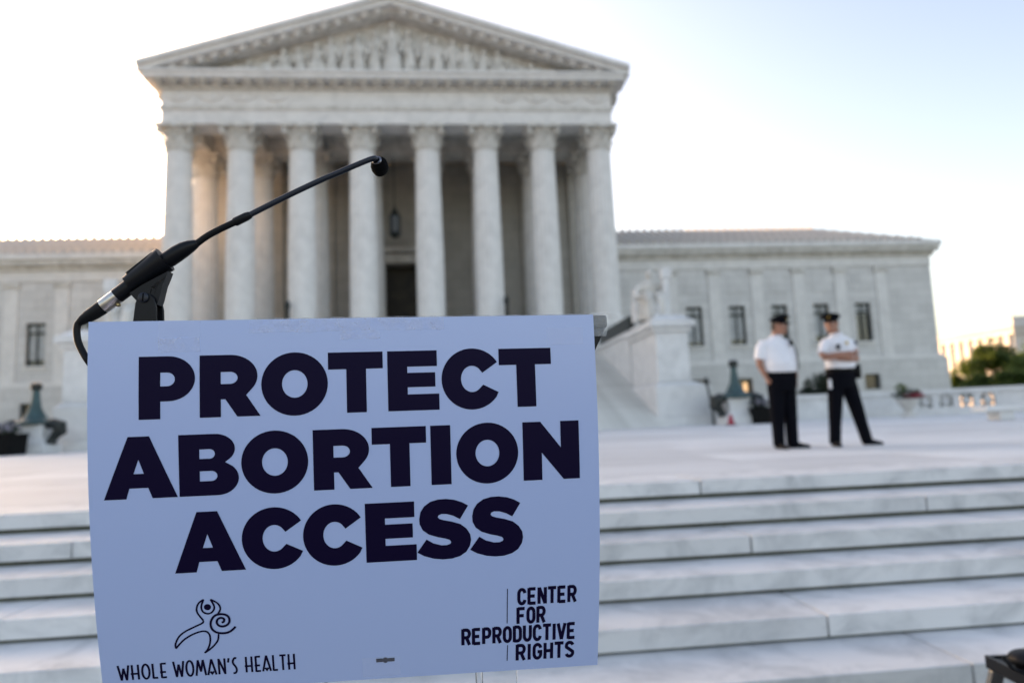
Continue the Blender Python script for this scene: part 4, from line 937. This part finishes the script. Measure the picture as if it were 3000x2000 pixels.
def word(txt, u0, u1, v0, v1, wd, font, wmap=None, gap=0.16, name='small_letter', slant=0.0):
    ws = [(wmap or {}).get(ch, 1.0) for ch in txt]; tot = sum(ws)+gap*(len(txt)-1); sc = (u1-u0)/tot; x = u0
    for ch, w__ in zip(txt, ws):
        if ch != ' ':
            mb = MB(); cw = w__*sc
            if ch == "'": sts = [[(.6, 1.0), (.3, .72)]]
            else: sts = font[ch]
            for k, st in enumerate(sts):
                stroke([(x+p_[0]*cw, v1-p_[1]*(v1-v0)) for p_ in st], wd, 0.0003+0.00004*k, mb)
            sign_obj(mb, name, 'ink')
        x += cw+gap*sc if ch != ' ' else w__*sc+gap*sc
wm = {'I': .42, 'R': 1.05, 'T': .95}
word('CENTER', .5003, .5790, .3432, .3640, .0042, SG_, wm)
word('FOR', .4993, .5374, .3674, .3880, .0042, SG_, wm)
word('REPRODUCTIVE', .4270, .5782, .3905, .4110, .0042, SG_, wm)
word('RIGHTS', .4980, .5770, .4145, .4350, .0042, SG_, wm)
for va, vb in ((.3425, .3865), (.4145, .4345)):
    mb = MB(); stroke([(.4872, va), (.4868, (va+vb)/2), (.4866, vb)], .0011, .0003, mb); sign_obj(mb, 'divider_bar', 'ink')
DECO = {
 'W': [[(.0, 1), (.26, 0)], [(.26, .0), (.5, .80)], [(.5, .80), (.74, 0)], [(.74, 0), (.98, 1)]],
 'H': [[(.15, 0), (.15, 1)], [(.85, 0), (.85, 1)], [(-.05, .40), (.85, .40)]],
 'O': [arc(.5, .5, .42, .48, 0, 360, 22)],
 'L': [[(.15, 1), (.15, 0)], [(.15, .04), (.9, .04)]],
 'E': [[(.2, 0), (.2, 1)], [(.2, .96), (.95, .96)], [(-.02, .40), (.85, .40)], [(.2, .04), (.95, .04)]],
 'M': [[(.03, 0), (.26, 1)], [(.26, .98), (.5, .25)], [(.5, .25), (.74, .98)], [(.74, 1), (.97, 0)]],
 'A': [[(.02, 0), (.48, 1)], [(.48, 1), (.98, 0)], [(.30, .22), (.50, .08), (.70, .22)]],
 'N': [[(.14, 0), (.14, 1)], [(.14, .98), (.86, .02)], [(.86, 0), (.86, 1)]],
 'S': [cr([(.85, .95), (.55, .98), (.25, .82), (.3, .62), (.65, .42), (.8, .22), (.6, .04), (.2, .02)], 4)],
 'T': [[(-.02, .95), (1.0, .95)], [(.5, .93), (.5, 0)]],
}
dm = {'W': 1.25, 'M': 1.25, 'L': .72, 'E': .78, 'H': 1.0, 'A': 1.05, 'T': .8, "'": .3, 'S': .75}
word('WHOLE', .0185, .0722, .4095, .4285, .0024, DECO, dm, .22)
word("WOMAN'S", .0800, .1530, .4085, .4285, .0024, DECO, dm, .2)
word('HEALTH', .1615, .2205, .4082, .4282, .0024, DECO, dm, .22)
def lg(x, y_):   # emblem tracing units to sign coordinates
    s_, t_ = x/1000.0, y_/800.0
    a, b_, c, d = (.0041, .2906), (.1144, .2989), (-.002, .386), (.1089, .3968)
    u = (a[0]*(1-s_)+b_[0]*s_)*(1-t_)+(c[0]*(1-s_)+d[0]*s_)*t_; v = (a[1]*(1-s_)+b_[1]*s_)*(1-t_)+(c[1]*(1-s_)+d[1]*s_)*t_
    # undo the slight shear of the board so that the tracing lands where it is seen
    return (u, v - 0.034*(u-0.3)*(v/0.45)**2)
def em(segs, k, wd=.0021):
    mb = MB()
    for j, s_ in enumerate(segs): stroke(cr([lg(*q) for q in s_], 6), wd, .0003+.00004*j+.0002*k, mb, True)
    sign_obj(mb, 'emblem_line', 'ink')
em([[(1062, 250), (1010, 290), (990, 345), (1000, 385), (1030, 425), (1060, 460)], [(1060, 460), (1045, 485), (960, 525), (870, 570), (810, 620), (775, 690), (777, 740)], [(777, 740), (800, 710), (860, 650), (940, 600), (1020, 570), (1080, 565), (1115, 590), (1127, 640), (1118, 700), (1095, 750), (1065, 782)], [(1065, 782), (1120, 745), (1170, 700), (1205, 650), (1212, 590)]], 0)
em([[(1062, 250), (1042, 300), (1040, 340), (1060, 375), (1100, 390), (1140, 380), (1168, 345), (1165, 305), (1130, 250)], [(1130, 250), (1185, 275), (1220, 305), (1232, 340), (1222, 370), (1205, 395)]], 1)
em([[(1245, 478), (1268, 465), (1268, 440), (1235, 430), (1205, 445), (1195, 475), (1215, 505), (1255, 515), (1300, 500), (1325, 465), (1315, 420), (1275, 397), (1225, 395), (1175, 410), (1140, 455), (1133, 500), (1150, 545), (1195, 575), (1260, 582), (1320, 570), (1365, 540), (1388, 515)]], 2, .0026)
mb = MB(); c0 = lg(1101, 326); i0 = 0
mb.v = [tuple(sgn(c0[0]+.0040*math.cos(2*math.pi*k/20), c0[1]+.0038*math.sin(2*math.pi*k/20), .0004)) for k in range(20)]; mb.f = [tuple(range(20))]
sign_obj(mb, 'emblem_dot', 'ink')
# union bug and tapes
def patch(u0, u1, v0, v1, off, name, m, n=10, rag=0.0):
    mb = MB(); rnd_ = random.Random(int(u0*1e4))
    for j in range(4):
        for i in range(n+1):
            e = rnd_.uniform(-rag, rag) if j in (0, 3) else 0
            mb.v.append(tuple(sgn(u0+(u1-u0)*i/n+(rnd_.uniform(-rag, rag) if i in (0, n) else 0), v0+(v1-v0)*j/3+e, off+rnd_.uniform(0, 0.0002))))
    for j in range(3):
        for i in range(n): a = j*(n+1)+i; mb.f.append((a, a+n+1, a+n+2, a+1))
    return sign_obj(mb, name, m)
vb_ = .4213
patch(.3180, .3262, vb_, vb_+.0046, .0003, 'union_label', 'ink', 2); patch(.3330, .3412, vb_, vb_+.0046, .0003, 'union_label', 'ink', 2)
mb = MB(); mb.v = [tuple(sgn(.3296+.0036*math.cos(2*math.pi*k/16), vb_+.0024+.0036*math.sin(2*math.pi*k/16), .00045)) for k in range(16)]; mb.f = [tuple(range(16))]; sign_obj(mb, 'union_label_seal', 'ink')
patch(.0765, .1232, .0205, .0375, .0007, 'clear_tape', 'tape', 12, .0008)
patch(.1789, .4143, .0005, .0165, .0007, 'clear_tape', 'tape', 40, .0009)
patch(.2866, .3344, .0168, .0262, .0007, 'clear_tape', 'tape', 12, .0007)
patch(.5460, .5945, .0165, .0390, .0006, 'clear_tape', 'tape2', 8, .0002)
patch(.0765, .1236, .0005, .0200, .0005, 'clear_tape', 'tape2', 8, .0002)
patch(.3009, .3482, .4190, .4440, .0006, 'clear_tape', 'tape2', 8, .0003)

# ================================================================ LECTERN
ct0 = sgn(SWD/2, 0); lb = Vector((ct0.x, ct0.y+0.16, ZW))
le = empty('lectern', 'clear acrylic lectern with a charcoal top standing behind the taped sign', 'lectern', lb, SG)
inv = Matrix.Rotation(-SG, 3, 'Z')
def ll(p): return inv @ (Vector(p)-lb)
ztop = SZ - ZW
# local frame: x along the sign, y away from the viewer, z up; sign face at y = -0.16
mb = MB(); hwid = 0.316
mb.rings([[(-hwid+0.03, -0.152, ztop-0.016), (hwid, -0.152, ztop-0.016), (hwid, 0.25, ztop-0.085), (-hwid+0.03, 0.25, ztop-0.085)], [(-hwid+0.03, -0.152, ztop+0.0015), (hwid, -0.152, ztop+0.0015), (hwid, 0.25, ztop-0.068), (-hwid+0.03, 0.25, ztop-0.068)]])
bevel(mb.build('reading_shelf', 'shelf', le), 0.004)
mb = MB(); mb.prism([(-0.29, ztop-0.017), (0.312, ztop-0.017), (0.282, ztop-0.075), (-0.26, ztop-0.075)], -0.1525, -0.144); bevel(mb.build('front_apron', 'black', le), 0.002, 1)
bevel(MB().box(-0.20, 0.20, 0.0, 0.008, 0.03, ztop-0.08).build('back_panel', 'acrylic', le), 0.0015, 1)
qx = ll(onY(1406, 1980, lb.y-0.02)).x
for q in (-0.158, qx): MB().tube([(q, -0.02, 0.03), (q, -0.02, ztop-0.065)], 0.0052, 16).build('acrylic_post', 'acrylic', le, True)
bevel(MB().box(-0.28, 0.28, -0.16, 0.24, 0, 0.028).build('base_plate', 'shelf', le), 0.004)
# tape wrapped over the right end of the shelf
mb = MB(); mb.rings([[(0.292, -0.1545, ztop-0.028), (0.312, -0.1545, ztop-0.028), (0.316, -0.1545, ztop-0.012), (0.316, -0.1545, ztop+0.003), (0.292, -0.1545, ztop+0.003)], [(0.292, -0.1535, ztop-0.028), (0.312, -0.1535, ztop-0.028), (0.3166, -0.1535, ztop-0.012), (0.3166, -0.1535, ztop+0.003), (0.292, -0.1535, ztop+0.003)]])
tp = mb.build('tape_wrap', clear('crumpled_tape', 0.13, 0.2, bump=0.3, bscale=90), le)
mb = MB(); mb.box(-0.13, 0.312, -0.1515, -0.10, ztop+0.0022, ztop+0.0028).build('tape_on_edge', 'tape', le)

# ================================================================ MICROPHONE
MY = 0.905
def mp(px, py, Y=MY): return onY(px, py, Y)
mcb = mp(436, 940, MY)
def local(mb, name, m, root, smooth=True):
    o = root.location; mb.v = [tuple(Vector(p)-o) for p in mb.v]; return mb.build(name, m, root, smooth)
pxm = MY/FPX*1.0   # metres per photo pixel near the microphone
mc = empty('microphone_clip', 'black plastic microphone clip screwed onto the lectern top', 'microphone clip', (mcb.x, mcb.y, mcb.z-0.02))
a, b_ = mp(386, 828), mp(484, 760)
d = (b_-a).normalized()
local(MB().tube([a-d*0.004, a+d*0.010, a+d*0.03, b_-d*0.003, b_], [0.0118, 0.0135, 0.0150, 0.0172, 0.0172], 24), 'cradle', 'black', mc)
nrm = Vector((d.z*-1, 0, d.x)).normalized(); nrm = nrm if nrm.z > 0 else -nrm
q0, q1 = mp(380, 806)+nrm*0.001, mp(457, 748)+nrm*0.001
wv = Vector((0, 0.010, 0))
local(MB().rings([[q0-wv-nrm*0.004, q0+wv-nrm*0.004, q0+wv+nrm*0.0005, q0-wv+nrm*0.0005], [q1-wv-nrm*0.005, q1+wv-nrm*0.005, q1+wv+nrm*0.0015, q1-wv+nrm*0.0015]]), 'top_ridge', 'black', mc, False)
# yoke under the cradle with a slot hole, built round its opening
yk = MB()
def quadplate(pts, th):
    yk.rings([[mp(*q)+Vector((0, -th, 0)) for q in pts], [mp(*q)+Vector((0, th, 0)) for q in pts]])
quadplate([(388, 862), (425, 838), (452, 840), (447, 868), (416, 893)], 0.0085)
quadplate([(425, 838), (500, 798), (494, 815), (470, 828), (455, 843)], 0.0085)
quadplate([(494, 815), (484, 838), (474, 880), (461, 866), (466, 850), (472, 838)], 0.0085)
quadplate([(447, 868), (455, 848), (463, 852), (461, 866), (474, 880), (468, 895), (430, 895)], 0.0085)
local(yk, 'yoke', 'black', mc, False)
fk = MB()
for sy_ in (-1, 1):
    pts = [(402, 946), (409, 893), (418, 870), (434, 862), (452, 866), (464, 878), (470, 905), (471, 946)]
    fk.rings([[mp(*q)+Vector((0, sy_*0.0092, 0)) for q in pts], [mp(*q)+Vector((0, sy_*0.0132, 0)) for q in pts]])
bevel(local(fk, 'fork_base', 'black', mc, False), 0.0012, 2)
local(MB().tube([mp(437, 985), mp(437, 943)], [0.017, 0.0165], 20), 'threaded_foot', 'black', mc)
hc_ = mp(434.5, 877)
local(MB().tube([hc_+Vector((0, -0.0135, 0)), hc_+Vector((0, -0.0155, 0)), hc_+Vector((0, -0.0160, 0))], [0.0066, 0.0064, 0.0055], 20), 'pivot_screw', 'rod', mc)
sl = hc_+Vector((0, -0.0162, 0))
local(MB().rings([[sl+Vector((-0.0008, 0, -0.005)), sl+Vector((0.0006, 0, -0.005)), sl+Vector((0.0012, 0, 0.005)), sl+Vector((-0.0002, 0, 0.005))], [sl+Vector((-0.0008, -0.0003, -0.005)), sl+Vector((0.0006, -0.0003, -0.005)), sl+Vector((0.0012, -0.0003, 0.005)), sl+Vector((-0.0002, -0.0003, 0.005))]]), 'screw_slot', 'foam', mc, False)

mi = empty('microphone', 'slim black gooseneck microphone reaching up to the right above the sign', 'microphone', (mp(343, 867).x, MY, mp(343, 867).z))
def path(pts, rad, name, m, n=16, y=MY):
    P = [mp(q[0], q[1], q[2] if len(q) > 2 else y) for q in pts]
    return local(MB().tube(P, [r_*pxm for r_ in rad], n), name, m, mi)
def dense(pts, k=5):
    P = [Vector(q if len(q) > 2 else (q[0], q[1], MY)) for q in pts]; out = []
    for i in range(len(P)-1):
        a_, b2, c, d_ = P[max(i-1, 0)], P[i], P[i+1], P[min(i+2, len(P)-1)]
        for j in range(k):
            t_ = j/k; out.append(tuple(0.5*((2*b2)+(c-a_)*t_+(2*a_-5*b2+4*c-d_)*t_*t_+(3*b2-a_-3*c+d_)*t_**3)))
    out.append(tuple(P[-1])); return out
path([(343, 867), (376, 842), (420, 808), (470, 773), (498, 757), (520, 742), (540, 730), (558, 721), (570, 716), (578, 712)], [21.5, 21.5, 21.5, 22.5, 24, 24, 22, 18, 14, 10.5], 'body', 'black', 24)
gp = dense([(574, 715.5), (605, 693), (637.5, 675), (690, 650)]); path(gp, [9.6]*len(gp), 'gooseneck', 'rubber')
path([(686, 652), (690, 650), (722, 634.5), (731, 630.5), (735, 628.5)], [11.5, 13, 12.6, 11, 9], 'collar', 'black', 18)
gp = dense([(731, 630, MY), (794, 598, MY+.005), (871, 560, MY+.01), (944, 526, MY+.015), (986, 508.5, MY+.018), (1050, 481, MY+.022), (1088, 466, MY+.026), (1101, 465, MY+.032), (1107, 470, MY+.040)])
path(gp, [8.6]*(len(gp)-6)+[8.4, 8.2, 8, 8, 8, 8], 'boom', 'rod')
ring = mp(1104, 470, MY+.034)
axis = Vector((0.18, 0.95, -0.25)).normalized()
u_ = axis.orthogonal().normalized(); v_ = axis.cross(u_)
rs = []
for k in range(25):
    a = 2*math.pi*k/24; cc = ring+(u_*math.cos(a)+v_*math.sin(a))*0.0052; rs.append(cc)
local(MB().tube(rs, 0.0019, 8), 'ferrule', 'chrome_dark', mi)
fc = ring+axis*0.0135+Vector((0.0002, 0, -0.0008))
mbf = MB(); rs = []
for t_, r_ in ((-1, .25), (-.92, .5), (-.7, .78), (-.35, .96), (0, 1.0), (.4, .93), (.75, .66), (.95, .3)):
    rs.append([fc+axis*0.0125*t_+u_*(0.0124*r_*math.cos(2*math.pi*k/20))+v_*(0.0124*r_*math.sin(2*math.pi*k/20))+Vector((0, 0, 0)) for k in range(20)])
mbf.rings([[Vector((p_.x, p_.y, fc.z+(p_.z-fc.z)*1.16)) for p_ in r2] for r2 in rs])
local(mbf, 'windscreen', 'foam', mi)
# XLR plug and cable
path([(302, 898), (305, 896), (338, 871), (343, 867)], [20.5, 21, 21, 20.5], 'plug_sleeve', 'chrome', 24)
local(MB().ball(tuple(mp(346, 893)), (0.0035, 0.004, 0.0025), 8, 5), 'release_latch', 'brass', mi)
path([(304, 897), (296, 903), (275, 917), (258, 927), (247, 934), (236, 942), (231, 946)], [19.5, 20, 19, 17, 14, 11.5, 10], 'plug_boot', 'rubber', 20)
for i in range(5):
    t_ = i/5; path([(262-24*t_, 925+15*t_), (260-24*t_, 926.3+15*t_)], [17.6-5*t_, 17.6-5*t_], 'boot_ring', 'rubber', 18)
gp = dense([(236, 941), (228, 950), (225, 970), (229, 1000), (243, 1032), (262, 1062), (300, 1110, MY+.02)]); path(gp, [9.2]*len(gp), 'cable', 'rubber')

# ================================================================ STEP STOOL AT THE BOTTOM RIGHT
sb = onY(2960, 2018, 2.0)
st = empty('step_stool', 'aluminium step stool with a black-rimmed top at the bottom right corner', 'step stool', (sb.x+0.36, 2.06, ZW), R(-6))
hz = sb.z - ZW
bevel(MB().box(-0.235, 0.235, -0.14, 0.16, hz-0.012, hz).build('top_tread', 'rubber', st), 0.004)
rm = MB(); rm.box(-0.245, 0.245, -0.152, -0.141, hz-0.035, hz+0.006); rm.box(-0.245, 0.245, 0.161, 0.172, hz-0.035, hz+0.006); rm.box(-0.247, -0.236, -0.152, 0.172, hz-0.034, hz+0.007); rm.box(0.236, 0.247, -0.152, 0.172, hz-0.034, hz+0.007)
rm.build('rim', 'black', st)
for qx in (-1, 1):
    for qy in (-1, 1):
        bevel(MB().rings([[(qx*0.275-0.02, qy*0.27-0.012, 0), (qx*0.275+0.02, qy*0.27-0.012, 0), (qx*0.275+0.02, qy*0.27+0.012, 0), (qx*0.275-0.02, qy*0.27+0.012, 0)], [(qx*0.225-0.022, qy*0.15-0.012, hz-0.036), (qx*0.225+0.022, qy*0.15-0.012, hz-0.036), (qx*0.225+0.022, qy*0.15+0.012, hz-0.036), (qx*0.225-0.022, qy*0.15+0.012, hz-0.036)]]).build('leg', 'alu', st), 0.003)
    MB().tube([(qx*0.222, -0.158, hz-0.075), (qx*0.222, -0.176, hz-0.075)], 0.009, 12).build('rivet', 'black', st, True)
bevel(MB().box(-0.235, 0.235, -0.165, -0.150, hz-0.11, hz-0.037).build('front_rail', 'alu', st), 0.003)
bevel(MB().box(-0.25, 0.25, -0.20, -0.06, hz*0.5-0.02, hz*0.5).build('lower_tread', 'alu', st), 0.003)
pq = onY(2990, 1925, 2.13)
bg_ = empty('camera_pouch', 'black camera pouch with a loose strap lying on the step stool', 'pouch', (pq.x, 2.13, ZW+hz+0.001))
b = MB(); b.ball((0.035, 0.01, 0.026), (0.062, 0.055, 0.030), 18, 9); b.ball((0.07, 0.0, 0.045), (0.045, 0.04, 0.028), 14, 7)
organic(b, 'pouch_body', 'rubber', bg_, 0.006, 2)
MB().tube([(-0.078, -0.02, 0.052), (-0.072, -0.02, 0.043), (-0.052, -0.025, 0.016), (-0.03, -0.03, 0.007), (0.0, -0.045, 0.006), (0.05, -0.06, 0.006)], [0.005, 0.0085, 0.009, 0.008, 0.008, 0.007], 8, 0.6).build('strap_end', 'rubber', bg_, True)
MB().tube([(0.0, -0.05, 0.004), (-0.03, -0.075, 0.004), (-0.02, -0.105, 0.004), (0.03, -0.11, 0.004)], 0.0055, 8, 0.5).build('strap_loop', 'rubber', bg_, True)
